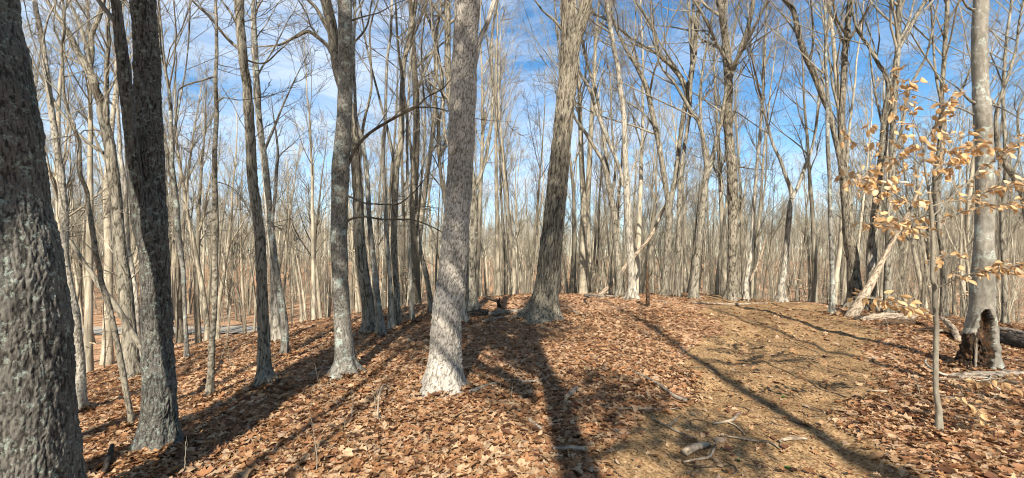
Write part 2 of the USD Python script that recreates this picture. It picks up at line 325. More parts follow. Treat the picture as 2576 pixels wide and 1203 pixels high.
def trunk_mesh(points, step, sides, amp=0.0, freq=26.0, stretch=0.14, seed=0, flare=0.0, ground_z=None, knots=(), zcut=None, smooth_bark=False):
    """A trunk through (x, y, z, r) points, its bark displaced into furrows. Returns (v, f), relief."""
    q, length = path3(points, step, zcut)
    P, R = q[None, :, :3], q[None, :, 3]
    n = len(q)
    T = np.gradient(q[:, :3], axis=0); T = unit(T)
    ref = np.array([0, 1.0, 0]) if abs(unit(q[-1, :3] - q[0, :3])[1]) < 0.8 else np.array([1.0, 0, 0])
    A = unit(np.cross(ref, T)); B = np.cross(T, A)
    th = np.arange(sides) * 2 * np.pi / sides
    s = np.concatenate([[0], np.cumsum(np.linalg.norm(np.diff(q[:, :3], axis=0), axis=1))])
    rad = q[:, 3][:, None] * np.ones(sides)[None]
    d0 = q[:, None, :3] + rad[:, :, None] * (np.cos(th)[None, :, None] * A[:, None] + np.sin(th)[None, :, None] * B[:, None])
    rng = np.random.default_rng(seed + 77)
    lump = meshkit.fbm(d0 * 3.0 + seed * 3.7, 2, 21) - 0.5
    rad = rad * (1 + 0.16 * lump)
    if flare:
        h = d0[:, :, 2] - (ground_z if ground_z is not None else q[0, 2])
        lobes = 0.5 + 0.5 * np.cos(th[None] * 5 + rng.uniform(0, 6) + 0.9 * np.sin(th[None] * 2 + 1))
        rad = rad * (1 + 1.35 * flare * np.exp(-np.maximum(h, 0) / 0.19) * (0.25 + 0.75 * lobes))
    for (ks, kt, ka, kw) in knots:      # burls and branch scars
        dt = np.angle(np.exp(1j * (th[None] - kt)))
        rad = rad * (1 + ka * np.exp(-((s[:, None] - ks) / kw) ** 2 - (dt * q[:, 3].mean() / kw) ** 2))
    # furrows run along the trunk
    u = np.stack([np.cos(th)[None] * rad * freq * np.ones((n, 1)), np.sin(th)[None] * rad * freq * np.ones((n, 1)), (s * freq * stretch)[:, None] * np.ones((1, sides))], -1)
    w = meshkit.fbm(u * 0.5 + 9.1, 2, 31 + seed)
    u2 = u + 1.4 * (w - 0.5)[..., None]
    w2 = meshkit.noise(u * np.array([2.6, 2.6, 7.0]), 37 + seed) - 0.5
    u2 = u2 + 0.55 * w2[..., None] * np.array([1.0, -1.0, 0.3])
    ridge = np.abs(meshkit.noise(u2, 41 + seed) - 0.5) * 2
    cross = np.abs(meshkit.noise(u2 * np.array([0.8, 0.8, 2.6]) + 17.3, 61 + seed) - 0.5) * 2
    fine = meshkit.noise(u2 * np.array([2.4, 2.4, 6.0]), 51 + seed)
    rel = np.clip(np.minimum(ridge * 1.3, 0.12 + cross * 2.2) + 0.4 * (fine - 0.45), 0, 1)
    if smooth_bark: rel = 0.6 + 0.3 * (fine - 0.5)
    rad = rad + amp * (rel - 0.5)
    v = q[:, None, :3] + rad[:, :, None] * (np.cos(th)[None, :, None] * A[:, None] + np.sin(th)[None, :, None] * B[:, None])
    i, j = np.meshgrid(np.arange(n - 1), np.arange(sides), indexing='ij')
    f = np.stack([i * sides + j, i * sides + (j + 1) % sides, (i + 1) * sides + (j + 1) % sides, (i + 1) * sides + j], -1).reshape(-1, 4)
    return v, f, rel, dict(q=q, th=th, A=A, B=B, rad=rad)
def capped(v, f, sides):
    """Closes both ends of a tube."""
    n = len(v)
    c0, c1 = v[:sides].mean(0), v[-sides:].mean(0)
    v = np.vstack([v, c0, c1])
    k = np.arange(sides); k1 = (k + 1) % sides
    t = np.vstack([f[:, [0, 1, 2]], f[:, [0, 2, 3]]]) if f.shape[1] == 4 else f
    t = np.vstack([t, np.stack([np.full(sides, n), k1, k], 1), np.stack([np.full(sides, n + 1), n - sides + k, n - sides + k1], 1)])
    return v, t
def flat(v): return v.reshape(-1, 3) if v.ndim == 3 else v

# ------------------------------------------------------------------ trees that the photograph lets one tell apart
BASES = []
def build_tree(name, label, mat, pts, depth=None, limbs=(), cat='tree', height=17.0, amp=0.012, freq=26.0, stretch=0.14, seed=1, step=None, sides=None,
               flare=0.5, top=True, twigs=True, bare_to=0.0, knots=(), drift=0.0, broken=False, limb_from=0.45, hook=None, group=None, density=1.0, wob=0.05, limb_mat=None):
    """pts: (column, row, width) up the trunk; the depth comes from where its foot meets the ground."""
    rng = np.random.default_rng(1000 + seed)
    bx, by, _ = pts[0]
    Y = depth or base_depth(bx, by) or 16.0
    P = []
    for k, (px, py, w) in enumerate(pts):
        yy = Y + drift * max(0, (by - py)) / FP * Y + (wob * rng.normal() if k else 0)
        p = at(px, py, yy); P.append([*p, 0.5 * w * yy / FP * offaxis(px)])
    base = np.array(P[0][:3]); gz = float(ground(base[0], base[1]))
    if depth: base[2] = gz; P[0][2] = min(P[0][2], gz + 0.02) if P[0][2] > gz else P[0][2]
    down = list(P[0]); down[2] = min(gz, P[0][2]) - 0.3; down[3] *= 1.1
    P.insert(0, down)
    frame_top = len(P)
    if top:                                              # the trunk goes on above the picture
        a, b = np.array(P[-2][:3]), np.array(P[-1][:3])
        d = unit(unit(b - a) + np.array([0, 0, 0.9])); r = P[-1][3]; z0 = b[2]
        left_ = max(height - z0, 1.5)
        for k in range(1, 6):
            d = unit(d + rng.normal(0, 0.07, 3) + np.array([0, 0, 0.05]))
            b = b + d * left_ / 5; P.append([*b, r * (1 - 0.93 * k / 5)])
    t = thing(name, label, cat, group, (base[0], base[1], gz))
    BASES.append((base[0], base[1], P[1][3]))
    rmax = max(p[3] for p in P[1:])
    px_m = Y / FP * 2.5                                   # about one pixel of the render, in metres
    step = step or max(0.5 * px_m * 1.6, 0.012) * 1.6
    sides = sides or int(np.clip(2 * np.pi * rmax / max(px_m * 0.5, 0.008), 10, 180))
    v, f, rel, info = trunk_mesh(P, step, sides, amp, freq, stretch, seed, flare, gz, knots, EYE + Y * (HY + 15) / FP, mat == 'beech')
    if hook: v, rel = hook(v, rel, info)
    rel = rel.ravel(); v = flat(v)
    if broken: v, f = capped(v, f, sides); rel = np.append(rel, [0.8, 0.8])
    part(t, 'trunk', (v, f), M[mat], True, rel)
    fine = []
    lm = []
    for li, limb in enumerate(limbs):                    # limbs seen in the photograph
        lp = []
        dd = rng.uniform(-0.16, 0.16)
        p0 = limb[0]
        for k, (px, py, w) in enumerate(limb):
            yy = Y + drift * max(0, (by - py)) / FP * Y + dd * math.hypot(px - p0[0], py - p0[1]) / FP * Y
            lp.append([*at(px, py, yy), 0.5 * w * yy / FP * offaxis(px)])
        lastz, lastr = lp[-1][2], lp[-1][3]
        if limb[-1][1] <= 12 and top:                      # leaves the picture: carry on
            a, b = np.array(lp[-2][:3]), np.array(lp[-1][:3]); d = unit(b - a)
            n_ = 5; ll = max(3.0, min(6.0, height - lastz))
            for k in range(1, n_ + 1):
                d = unit(d + rng.normal(0, 0.10, 3) + np.array([0, 0, 0.12])); b = b + d * ll / n_; lp.append([*b, lastr * (1 - 0.85 * k / n_)])
        else:
            a, b = np.array(lp[-2][:3]), np.array(lp[-1][:3]); d = unit(b - a)
            for k in range(1, 4):
                d = unit(d + rng.normal(0, 0.15, 3) + np.array([0, 0, 0.05])); b = b + d * 0.35; lp.append([*b, lastr * (1 - 0.3 * k)])
        rm = max(p[3] for p in lp)
        lv, lf, lrel, linfo = trunk_mesh(lp, max(step * 1.3, 0.05), int(np.clip(2 * np.pi * rm / max(px_m * 0.6, 0.01), 6, 60)), min(amp, rm * 0.15), freq * 1.3, stretch, seed + li + 3)
        part(t, 'limb', (flat(lv), lf), M[limb_mat or mat], True, lrel.ravel())
        lm.append(linfo['q'])
    if twigs:
        # side limbs along the upper trunk, then branches and twigs on every limb
        q = info['q']; zr = q[:, 2]
        zlo = limb_from * height
        use = q[zr > zlo]
        if len(use) > 4:
            cnt = int(9 * density)
            P1, R1 = use[None, :, :3], use[None, :, 3]
            st, d, l1, r1 = spawn(P1, R1, np.array([height * 0.42]), cnt, 0.0, 0.97, (0.35, 0.95), 1.0, rng, 0.5)
            l1 = np.clip(l1, 1.2, 5.5)
            PA, RA = grow(st, d, l1, r1, np.maximum(r1 * 0.25, 0.006), 9, 0.10, 0.07, rng)
            fine.append(tubes(PA, RA, 5))
            fine += crown_of(PA, RA, l1, rng, ((int(6 * density), 0.1, 1.0, (0.35, 0.9), 0.42), (8, 0.1, 1.0, (0.4, 1.0), 0.45)))
        for lq in lm:
            n_ = 10
            idx = np.linspace(0, len(lq) - 1, n_).astype(int)
            PA, RA = lq[None, idx, :3], lq[None, idx, 3]
            ln = np.linalg.norm(np.diff(lq[:, :3], axis=0), axis=1).sum()
            fine += crown_of(PA, RA, np.array([max(ln, 1.2)]), rng, ((int(max(3, min(9, ln * 2.4)) * density), 0.2, 1.0, (0.4, 1.0), 0.34), (8, 0.1, 1.0, (0.4, 1.0), 0.45)))
        # a few thin dead shoots lower on the trunk
        low = q[(zr > gz + 1.8) & (zr < max(zlo, gz + 3))]
        if len(low) > 4 and bare_to < 1:
            st, d, l1, r1 = spawn(low[None, :, :3], low[None, :, 3], np.array([1.9]), 8, 0, 1, (0.6, 1.4), 0.7, rng, 0.12)
            PA, RA = grow(st, d, l1, np.clip(r1, 0.006, 0.016), np.full(len(l1), 0.003), 6, 0.15, 0.06, rng)
            fine.append(tubes(PA, RA, 4))
            fine += crown_of(PA, RA, l1, rng, ((3, 0.2, 1.0, (0.4, 1.0), 0.5),))
    if fine:
        part(t, 'crown', join(fine), M['twig'])
    return t
#TREES
# --- near trees
build_tree('oak_tree', 'huge dark furrowed trunk with pale lichen, cut off by the left edge', 'dark',
    [(70, 1440, 350), (60, 1203, 318), (42, 880, 312), (20, 700, 308), (-12, 500, 304), (-42, 250, 300), (-86, 0, 290)], depth=2.6, amp=0.013, freq=66, stretch=0.11, seed=1, step=0.009, sides=240, flare=0.25, height=19, bare_to=2, wob=0.01)
build_tree('oak_tree', 'dark twin stemmed trunk, the slimmer stem splitting off to the left', 'dark',
    [(402, 1132, 118), (402, 1060, 96), (402, 1000, 90), (396, 850, 84), (391, 700, 79), (386, 600, 78), (380, 450, 77), (371, 200, 71), (361, 0, 68)],
    limbs=[[(366, 640, 30), (352, 560, 44), (341, 450, 42), (324, 300, 35), (315, 200, 36), (303, 100, 34), (290, 0, 29)]], amp=0.014, freq=52, stretch=0.15, seed=2, step=0.010, sides=170, flare=0.35, height=18, bare_to=2, wob=0.02, limb_from=0.5)
build_tree('slim_tree', 'slim pale green lichened trunk just right of the huge dark trunk', 'pale',
    [(206, 1037, 42), (204, 990, 31), (203, 921, 27), (192, 816, 28), (175, 726, 27), (163, 651, 25), (162, 550, 25), (155, 450, 22), (142, 365, 20), (127, 260, 18), (120, 200, 17), (111, 135, 16), (99, 65, 16), (89, 15, 15), (85, 0, 14)],
    limbs=[[(127, 262, 6), (112, 190, 5), (80, 90, 4)], [(108, 110, 7), (120, 50, 6), (138, 10, 5)]], amp=0.005, freq=36, stretch=0.6, seed=3, height=13, flare=0.3)
build_tree('slim_tree', 'thin crooked brown trunk curving up beside the dark twin stemmed tree', 'slim',
    [(331, 1083, 21), (330, 1060, 17), (320, 1001, 16), (302, 901, 18), (285, 816, 16), (267, 746, 17), (252, 691, 16), (240, 631, 15), (232, 575, 15), (220, 490, 13), (202, 435, 12), (200, 360, 11), (187, 320, 10), (170, 275, 9), (160, 230, 8), (155, 115, 8), (162, 80, 8), (161, 30, 7), (159, 0, 6)],
    limbs=[[(168, 270, 5), (130, 215, 4), (85, 170, 3)], [(158, 118, 5), (135, 60, 4), (140, 8, 4)]], amp=0.004, freq=40, stretch=0.5, seed=4, height=9, flare=0.2)
build_tree('oak_tree', 'mid grey trunk forking high with an orange snapped top beside its fork', 'tan',
    [(337, 951, 52), (331, 900, 42), (325, 826, 39), (315, 726, 39), (302, 631, 37), (292, 500, 33), (280, 400, 33), (270, 340, 31), (256, 270, 27), (238, 215, 25), (220, 175, 24), (195, 130, 21), (170, 80, 19), (145, 40, 14), (118, 0, 12)],
    limbs=[[(268, 330, 16), (268, 230, 15), (268, 170, 13), (273, 100, 12), (272, 62, 11)], [(226, 190, 14), (232, 135, 13), (231, 90, 14), (246, 50, 15), (258, 10, 15)],
           [(228, 160, 12), (210, 90, 12), (190, 40, 10), (175, 5, 8)], [(262, 385, 12), (200, 340, 10), (160, 290, 9), (135, 255, 8)], [(210, 165, 6), (150, 130, 6), (110, 100, 4)]], amp=0.010, seed=5, height=16, drift=0.02)
build_tree('bare_tree', 'pale straight trunk between the grey forked tree and the dark twin stemmed trunk', 'pale',
    [(356, 925, 17), (352, 870, 15), (345, 801, 14), (332, 676, 13), (320, 601, 14), (315, 480, 15), (302, 380, 12), (297, 280, 9), (292, 150, 8), (290, 0, 7)], depth=11.5, amp=0.004, seed=6, height=14)
build_tree('slim_tree', 'slim knotty trunk standing alone between the dark twin stemmed tree and the next pair', 'slim',
    [(526, 1003, 27), (527, 985, 22), (532, 901, 18), (540, 761, 16), (541, 651, 16), (542, 550, 18), (540, 460, 15), (540, 390, 14), (545, 280, 12), (542, 200, 11), (545, 130, 10), (544, 50, 9), (543, 0, 8)],
    limbs=[[(541, 192, 6), (500, 205, 5), (480, 210, 5), (448, 230, 4), (446, 265, 3)], [(546, 258, 5), (565, 246, 4), (600, 252, 3)], [(545, 458, 4), (580, 470, 3), (610, 500, 2)]], amp=0.006, freq=16, stretch=1.2, seed=7, height=11, flare=0.3)
build_tree('bare_tree', 'thin trunk, sunlit above and black below, right of the dark twin stemmed tree', 'lichen',
    [(470, 907, 14), (466, 800, 11), (462, 701, 12), (450, 600, 15), (442, 500, 16), (432, 400, 12), (425, 225, 10), (415, 175, 8), (403, 110, 7), (400, 0, 6)],
    limbs=[[(434, 420, 8), (440, 330, 7), (455, 240, 5), (470, 150, 4), (478, 10, 4)]], amp=0.004, seed=8, height=12)
build_tree('oak_tree', 'tall straight trunk with a dark lower bark, left one of a close pair', 'tan',
    [(668, 971, 58), (665, 925, 37), (664, 851, 33), (659, 726, 29), (656, 643, 28), (647, 536, 28), (635, 450, 28), (627, 300, 26), (622, 225, 25), (612, 150, 25), (605, 75, 24), (602, 0, 24)],
    limbs=[[(610, 130, 11), (570, 95, 9), (530, 45, 8), (490, 8, 6)], [(605, 100, 8), (590, 50, 7), (560, 5, 6)], [(620, 150, 6), (660, 160, 5), (700, 130, 4)]], amp=0.012, freq=34, seed=9, height=17, flare=0.4, wob=0.03)
build_tree('bare_tree', 'dark trunk with a snapped side stem, right one of a close pair', 'lichen',
    [(716, 896, 24), (716, 870, 19), (714, 801, 20), (699, 716, 20), (689, 641, 18), (680, 550, 17), (669, 425, 16), (659, 350, 13), (651, 250, 12), (645, 150, 11), (641, 60, 10), (638, 0, 10)],
    limbs=[[(684, 560, 9), (691, 500, 9), (696, 425, 9), (699, 380, 7)], [(664, 380, 8), (690, 320, 7), (712, 265, 5), (735, 215, 4)], [(655, 300, 7), (640, 220, 6), (690, 120, 4), (720, 60, 3)]], amp=0.006, seed=10, height=15)
build_tree('bare_tree', 'bright barkless looking trunk right behind the close pair of trunks', 'pale',
    [(697, 862, 30), (694, 820, 25), (689, 751, 22), (686, 676, 18), (676, 550, 16), (662, 400, 13), (649, 300, 11), (640, 180, 9), (636, 0, 8)], amp=0.004, seed=11, height=15)
build_tree('beech_tree', 'straight grey green trunk with a long bare bough arching to the right', 'lichen',
    [(870, 946, 74), (868, 905, 52), (865, 860, 47), (861, 801, 44), (856, 701, 42), (852, 601, 42), (854, 550, 43), (859, 400, 45), (866, 300, 39), (869, 200, 37), (869, 100, 37), (868, 0, 37)],
    limbs=[[(868, 432, 14), (876, 412, 11), (894, 375, 9), (924, 340, 8), (969, 310, 8), (1014, 285, 7), (1049, 267, 6), (1074, 245, 4), (1112, 224, 3)], [(1010, 287, 4), (1045, 270, 4), (1079, 270, 4), (1129, 280, 3)],
           [(868, 560, 7), (890, 549, 6), (914, 545, 5), (964, 552, 5), (1024, 552, 4), (1089, 572, 3)], [(872, 492, 6), (884, 497, 5), (924, 512, 4), (994, 515, 4), (1039, 485, 3)], [(884, 52, 5), (915, 42, 4), (948, 34, 3)]],
    limb_mat='bough', amp=0.006, freq=50, stretch=0.5, seed=12, height=15, flare=0.5, twigs=True, limb_from=0.6, bare_to=2, wob=0.02, density=0.7, knots=((3.4, 3.9, 0.10, 0.12),))
build_tree('oak_tree', 'large leaning trunk with a lichened head of limbs behind the grey green trunk', 'tan',
    [(931, 838, 44), (930, 800, 36), (916, 701, 31), (904, 601, 29), (901, 500, 27), (896, 400, 27), (888, 320, 28), (872, 250, 28), (850, 175, 28), (836, 75, 28), (819, 0, 28)],
    limbs=[[(848, 170, 16), (831, 125, 13), (800, 95, 10), (774, 80, 9), (740, 95, 8), (694, 115, 6), (650, 118, 4)], [(836, 90, 14), (812, 50, 12), (795, 20, 10), (775, 0, 9)], [(902, 480, 10), (912, 330, 8), (935, 200, 6), (930, 90, 5), (950, 5, 4)],
           [(846, 160, 7), (880, 120, 6), (925, 60, 5), (935, 5, 4)]], amp=0.010, seed=13, height=17)
build_tree('bare_tree', 'slim dark straight trunk with pale foot right of the arching bough tree', 'lichen',
    [(959, 846, 24), (956, 810, 20), (949, 751, 18), (939, 651, 15), (929, 550, 13), (924, 450, 12), (914, 370, 11), (894, 280, 9), (890, 150, 8), (893, 0, 7)], amp=0.004, seed=14, height=15)
build_tree('bare_tree', 'slim tan trunk left neighbour of the thicker dark sided trunk mid slope', 'pale',
    [(984, 831, 18), (983, 780, 14), (981, 701, 12), (974, 616, 12), (969, 500, 10), (964, 400, 10), (969, 300, 8), (974, 150, 7), (984, 75, 6), (986, 0, 6)], amp=0.003, seed=15, height=15)
build_tree('oak_tree', 'tan trunk with one black side forking wide behind the arching bough', 'tan',
    [(1000, 818, 23), (999, 780, 18), (996, 701, 16), (991, 601, 17), (994, 500, 17), (996, 425, 17), (1009, 350, 16), (1011, 250, 14), (1014, 175, 13), (1029, 100, 13), (1044, 15, 11), (1046, 0, 10)],
    limbs=[[(996, 440, 9), (978, 340, 8), (955, 250, 6), (925, 130, 5), (905, 10, 4)], [(1020, 140, 6), (1050, 70, 5), (1075, 5, 4)]], amp=0.006, seed=16, height=16)
build_tree('bare_tree', 'dark leaning trunk left of the big grey plated trunk', 'tan',
    [(1085, 788, 17), (1083, 760, 14), (1074, 701, 13), (1056, 626, 12), (1044, 500, 9), (1034, 380, 8), (1018, 250, 7), (1000, 100, 6), (995, 0, 5)], limbs=[[(1050, 560, 7), (1062, 430, 6), (1070, 300, 5), (1060, 150, 4), (1072, 10, 4)]], amp=0.004, seed=17, height=15)
build_tree('bare_tree', 'slender pole of a tree just left of the dark leaning trunk', 'pale',
    [(1037, 812, 13), (1034, 740, 10), (1030, 640, 10), (1026, 500, 8), (1024, 350, 7), (1030, 200, 6), (1040, 0, 5)], amp=0.003, seed=18, height=14)
build_tree('oak_tree', 'big grey plated trunk in the middle with a bright sunlit flared foot', 'plated',
    [(1116, 982, 108), (1117, 945, 92), (1119, 901, 83), (1124, 801, 76), (1136, 701, 72), (1146, 590, 68), (1159, 400, 66), (1164, 275, 66), (1169, 150, 62), (1174, 50, 64), (1176, 0, 65)],
    limbs=[[(1192, 175, 14), (1199, 140, 12), (1211, 90, 13), (1226, 60, 12), (1239, 15, 12), (1244, 0, 11)]], amp=0.013, freq=60, stretch=0.24, seed=19, step=0.012, sides=170, height=17, flare=0.28, bare_to=2, wob=0.02, limb_from=0.5)
build_tree('oak_tree', 'pale trunk half hidden behind the big grey plated trunk, its limbs showing on both sides', 'tan',
    [(1186, 790, 38), (1185, 750, 32), (1184, 701, 29), (1188, 600, 27), (1190, 520, 26), (1180, 420, 24), (1160, 340, 22), (1131, 250, 17), (1126, 125, 16), (1126, 40, 16), (1124, 0, 15)],
    limbs=[[(1150, 400, 11), (1118, 330, 9), (1112, 200, 9), (1103, 145, 9), (1088, 75, 8), (1064, 15, 7)], [(1132, 260, 8), (1100, 190, 7), (1096, 100, 8), (1110, 5, 6)], [(1195, 480, 11), (1225, 380, 9), (1240, 250, 8), (1236, 120, 7), (1250, 5, 6)]], amp=0.008, seed=20, height=17, density=1.2)
build_tree('bare_tree', 'white barked slender trunk showing only its flared foot beside the big grey plated trunk', 'pale',
    [(1166, 808, 24), (1164, 780, 15), (1161, 720, 11), (1160, 600, 10), (1160, 300, 8), (1158, 0, 6)], depth=10.3, amp=0.002, seed=21, height=11, density=0.5)
build_tree('oak_tree', 'ridged leaning oak, black below and sunlit above, with a burl under its fork', 'ridged',
    [(1363, 803, 100), (1367, 775, 78), (1373, 740, 66), (1379, 690, 59), (1387, 610, 57), (1393, 560, 54), (1403, 450, 52), (1411, 375, 49), (1423, 250, 47), (1431, 170, 47), (1433, 120, 46), (1429, 60, 38), (1427, 0, 34)],
    limbs=[[(1433, 190, 30), (1441, 130, 34), (1452, 90, 33), (1461, 62, 31), (1470, 28, 32), (1476, 0, 32)], [(1416, 80, 8), (1398, 55, 6), (1368, 30, 5), (1345, 0, 4)]], amp=0.028, freq=36, stretch=0.07, seed=22, step=0.02, sides=150, height=18, flare=0.45, bare_to=2, wob=0.02, limb_from=0.5, density=1.2,
    knots=((8.0, 4.7, 0.14, 0.22), (5.3, 4.4, 0.12, 0.12), (4.2, 5.3, 0.10, 0.10)))
# --- trees along the crest
build_tree('beech_tree', 'tall pale smooth trunk on the crest right of the ridged oak, nearly branchless', 'pale',
    [(1590, 752, 30), (1590, 725, 24), (1588, 676, 21), (1583, 601, 20), (1578, 500, 18), (1573, 400, 15), (1570, 300, 13), (1563, 240, 13), (1555, 175, 12), (1545, 125, 12), (1535, 65, 11), (1525, 0, 12)],
    limbs=[[(1568, 470, 9), (1560, 430, 9), (1533, 360, 10), (1503, 285, 9), (1483, 225, 8), (1458, 180, 7), (1440, 100, 5), (1430, 0, 4)], [(1582, 470, 5), (1590, 430, 4), (1612, 370, 3)], [(1541, 115, 4), (1510, 100, 3), (1485, 55, 3)]], amp=0.004, seed=23, height=18, density=0.8)
build_tree('bare_tree', 'leaning many limbed trunk with clinging brown leaves left of the tall pale smooth trunk', 'tan',
    [(1558, 748, 22), (1558, 720, 17), (1556, 676, 15), (1549, 600, 15), (1545, 540, 15), (1533, 475, 15), (1520, 415, 11), (1498, 375, 9), (1473, 335, 8), (1443, 290, 7), (1420, 200, 5), (1400, 60, 4), (1395, 0, 4)],
    limbs=[[(1535, 490, 10), (1525, 400, 9), (1515, 310, 8), (1490, 200, 7), (1468, 125, 6), (1455, 10, 5)], [(1538, 500, 7), (1548, 420, 6), (1540, 330, 5), (1535, 200, 4)]], amp=0.005, seed=24, height=15, density=1.4)
build_tree('oak_tree', 'wide V forked dark tree on the crest right of the tall pale smooth trunk', 'tan',
    [(1673, 746, 26), (1674, 720, 20), (1679, 640, 19), (1682, 570, 20), (1683, 510, 20), (1694, 475, 13), (1708, 375, 12), (1718, 300, 13), (1728, 250, 15), (1740, 180, 14), (1748, 125, 13), (1753, 65, 12), (1760, 0, 9)],
    limbs=[[(1681, 510, 14), (1668, 425, 14), (1655, 350, 13), (1640, 280, 14), (1628, 225, 13), (1603, 170, 11), (1573, 120, 9), (1548, 65, 7), (1530, 0, 6)],
           [(1727, 240, 10), (1713, 200, 10), (1688, 165, 11), (1658, 135, 11), (1648, 85, 9), (1633, 55, 8), (1598, 0, 7)], [(1660, 137, 6), (1638, 125, 6), (1593, 100, 5), (1543, 60, 5), (1488, 32, 4)], [(1748, 80, 7), (1737, 50, 6), (1730, 5, 5)]], amp=0.007, seed=25, height=16, density=1.2)
build_tree('bare_tree', 'black shaded straight trunk just right of the wide V forked tree', 'tan',
    [(1704, 747, 18), (1704, 700, 14), (1706, 651, 14), (1708, 560, 12), (1710, 470, 11), (1720, 380, 10), (1735, 280, 9), (1740, 150, 7), (1745, 0, 6)], depth=16.2, amp=0.004, seed=26, height=15)
build_tree('oak_tree', 'tan trunk splitting into a low narrow V just left of the lumpy tall oak', 'tan',
    [(1745, 752, 27), (1747, 720, 22), (1753, 651, 19), (1760, 601, 18), (1766, 540, 17), (1774, 460, 17), (1778, 430, 15), (1773, 380, 12), (1766, 335, 11), (1757, 305, 11), (1738, 280, 10), (1700, 215, 7), (1660, 160, 5), (1640, 60, 4), (1636, 0, 4)],
    limbs=[[(1776, 450, 13), (1788, 415, 14), (1803, 350, 11), (1815, 300, 10), (1830, 200, 7), (1845, 90, 6), (1860, 5, 5)], [(1765, 340, 8), (1762, 240, 7), (1772, 150, 6), (1790, 60, 5), (1800, 0, 4)]], amp=0.007, seed=27, height=14, density=1.2)
build_tree('oak_tree', 'lumpy tall oak on the crest with a strong right fork at mid height', 'ridged',
    [(1843, 757, 44), (1843, 735, 34), (1843, 676, 27), (1843, 601, 25), (1844, 550, 26), (1842, 425, 27), (1836, 375, 24), (1830, 300, 22), (1833, 225, 22), (1830, 165, 21), (1825, 100, 19), (1818, 40, 19), (1813, 0, 19)],
    limbs=[[(1838, 195, 14), (1843, 178, 13), (1853, 155, 12), (1868, 110, 13), (1883, 65, 12), (1895, 0, 12)], [(1846, 440, 6), (1860, 420, 5), (1882, 424, 3)], [(1822, 60, 6), (1802, 10, 5)]], amp=0.014, freq=18, stretch=0.3, seed=28, height=18, flare=0.4, density=1.2, knots=((9.0, 4.8, 0.2, 0.2), (7.2, 5.2, 0.2, 0.16), (5.4, 4.6, 0.18, 0.18)))
build_tree('bare_tree', 'thin pale pole leaning right of the lumpy tall oak', 'pale',
    [(1876, 757, 17), (1876, 730, 14), (1878, 701, 12), (1890, 626, 11), (1895, 525, 9), (1903, 435, 9), (1913, 325, 8), (1920, 225, 8), (1925, 100, 6), (1930, 0, 5)], amp=0.003, seed=29, height=16)
build_tree('bare_tree', 'pale trunk opening into a Y at mid height, standing where the path meets the crest', 'pale',
    [(1964, 757, 27), (1966, 730, 21), (1969, 701, 17), (1977, 641, 15), (1987, 525, 15), (1992, 490, 14), (1979, 450, 10), (1962, 400, 9), (1947, 370, 8), (1932, 320, 7), (1915, 250, 6), (1890, 130, 5), (1880, 0, 4)],
    limbs=[[(1992, 500, 11), (2009, 465, 10), (2027, 415, 10), (2042, 375, 8), (2054, 310, 8), (2062, 220, 6), (2080, 100, 5), (2090, 0, 4)]], depth=15.5, amp=0.004, seed=30, height=14, density=1.2)
build_tree('bare_tree', 'slim straight grey pole on the right bank of the path before the crest', 'lichen',
    [(2092, 792, 20), (2093, 765, 15), (2094, 701, 13), (2092, 626, 13), (2089, 550, 12), (2087, 450, 11), (2082, 350, 11), (2082, 250, 10), (2077, 150, 8), (2077, 0, 7)], amp=0.004, seed=31, height=14)
build_tree('oak_tree', 'thick dark trunk beside the leaning barkless stem with a long limb to the left', 'ridged',
    [(2152, 762, 54), (2151, 740, 42), (2147, 676, 36), (2134, 575, 32), (2127, 475, 28), (2118, 400, 22), (2117, 300, 18), (2121, 225, 17), (2124, 150, 17), (2132, 75, 17), (2139, 0, 17)],
    limbs=[[(2122, 450, 14), (2108, 380, 14), (2097, 330, 14), (2087, 285, 15), (2067, 235, 18), (2047, 185, 17), (2024, 135, 16), (2007, 80, 15), (1997, 30, 13), (1974, 0, 12)], [(2035, 165, 7), (2046, 90, 6), (2040, 5, 5)]], depth=12.8, amp=0.010, seed=32, height=17)
build_tree('oak_tree', 'sunlit trunk with a high left fork behind the leaning barkless stem', 'tan',
    [(2189, 775, 36), (2190, 750, 29), (2192, 701, 27), (2194, 626, 28), (2202, 550, 26), (2219, 400, 24), (2227, 300, 22), (2237, 215, 17), (2226, 185, 13), (2212, 165, 11), (2187, 120, 9), (2157, 75, 8), (2140, 0, 6)],
    limbs=[[(2236, 225, 11), (2246, 180, 10), (2262, 110, 8), (2290, 40, 6), (2300, 0, 6)], [(2224, 330, 8), (2205, 250, 6), (2190, 150, 5)]], depth=12.2, amp=0.008, seed=33, height=15)
build_tree('oak_tree', 'straight dark trunk directly right of the leaning barkless stem, forked near the top', 'tan',
    [(2236, 785, 34), (2235, 760, 27), (2234, 701, 24), (2235, 620, 20), (2236, 550, 18), (2244, 400, 18), (2247, 300, 17), (2254, 200, 17), (2259, 100, 16), (2262, 0, 15)],
    limbs=[[(2256, 140, 12), (2268, 110, 12), (2282, 85, 12), (2307, 35, 12), (2332, 0, 11)], [(2250, 380, 9), (2265, 340, 9), (2287, 225, 9), (2310, 180, 8), (2332, 135, 7), (2347, 70, 6), (2360, 0, 5)]], depth=11.6, amp=0.007, seed=34, height=15, density=1.2)
build_tree('bare_tree', 'dark trunk behind the leafy sapling, forked above it', 'tan',
    [(2374, 800, 22), (2373, 760, 17), (2372, 651, 16), (2362, 560, 18), (2356, 475, 22), (2366, 380, 22), (2372, 310, 20), (2369, 250, 14), (2377, 125, 13), (2384, 0, 12)],
    limbs=[[(2372, 300, 9), (2392, 270, 8), (2425, 215, 7), (2450, 150, 6), (2500, 60, 4)], [(2368, 260, 8), (2352, 170, 7), (2345, 60, 6), (2340, 0, 5)]], depth=12.5, amp=0.006, seed=35, height=14, density=1.2)
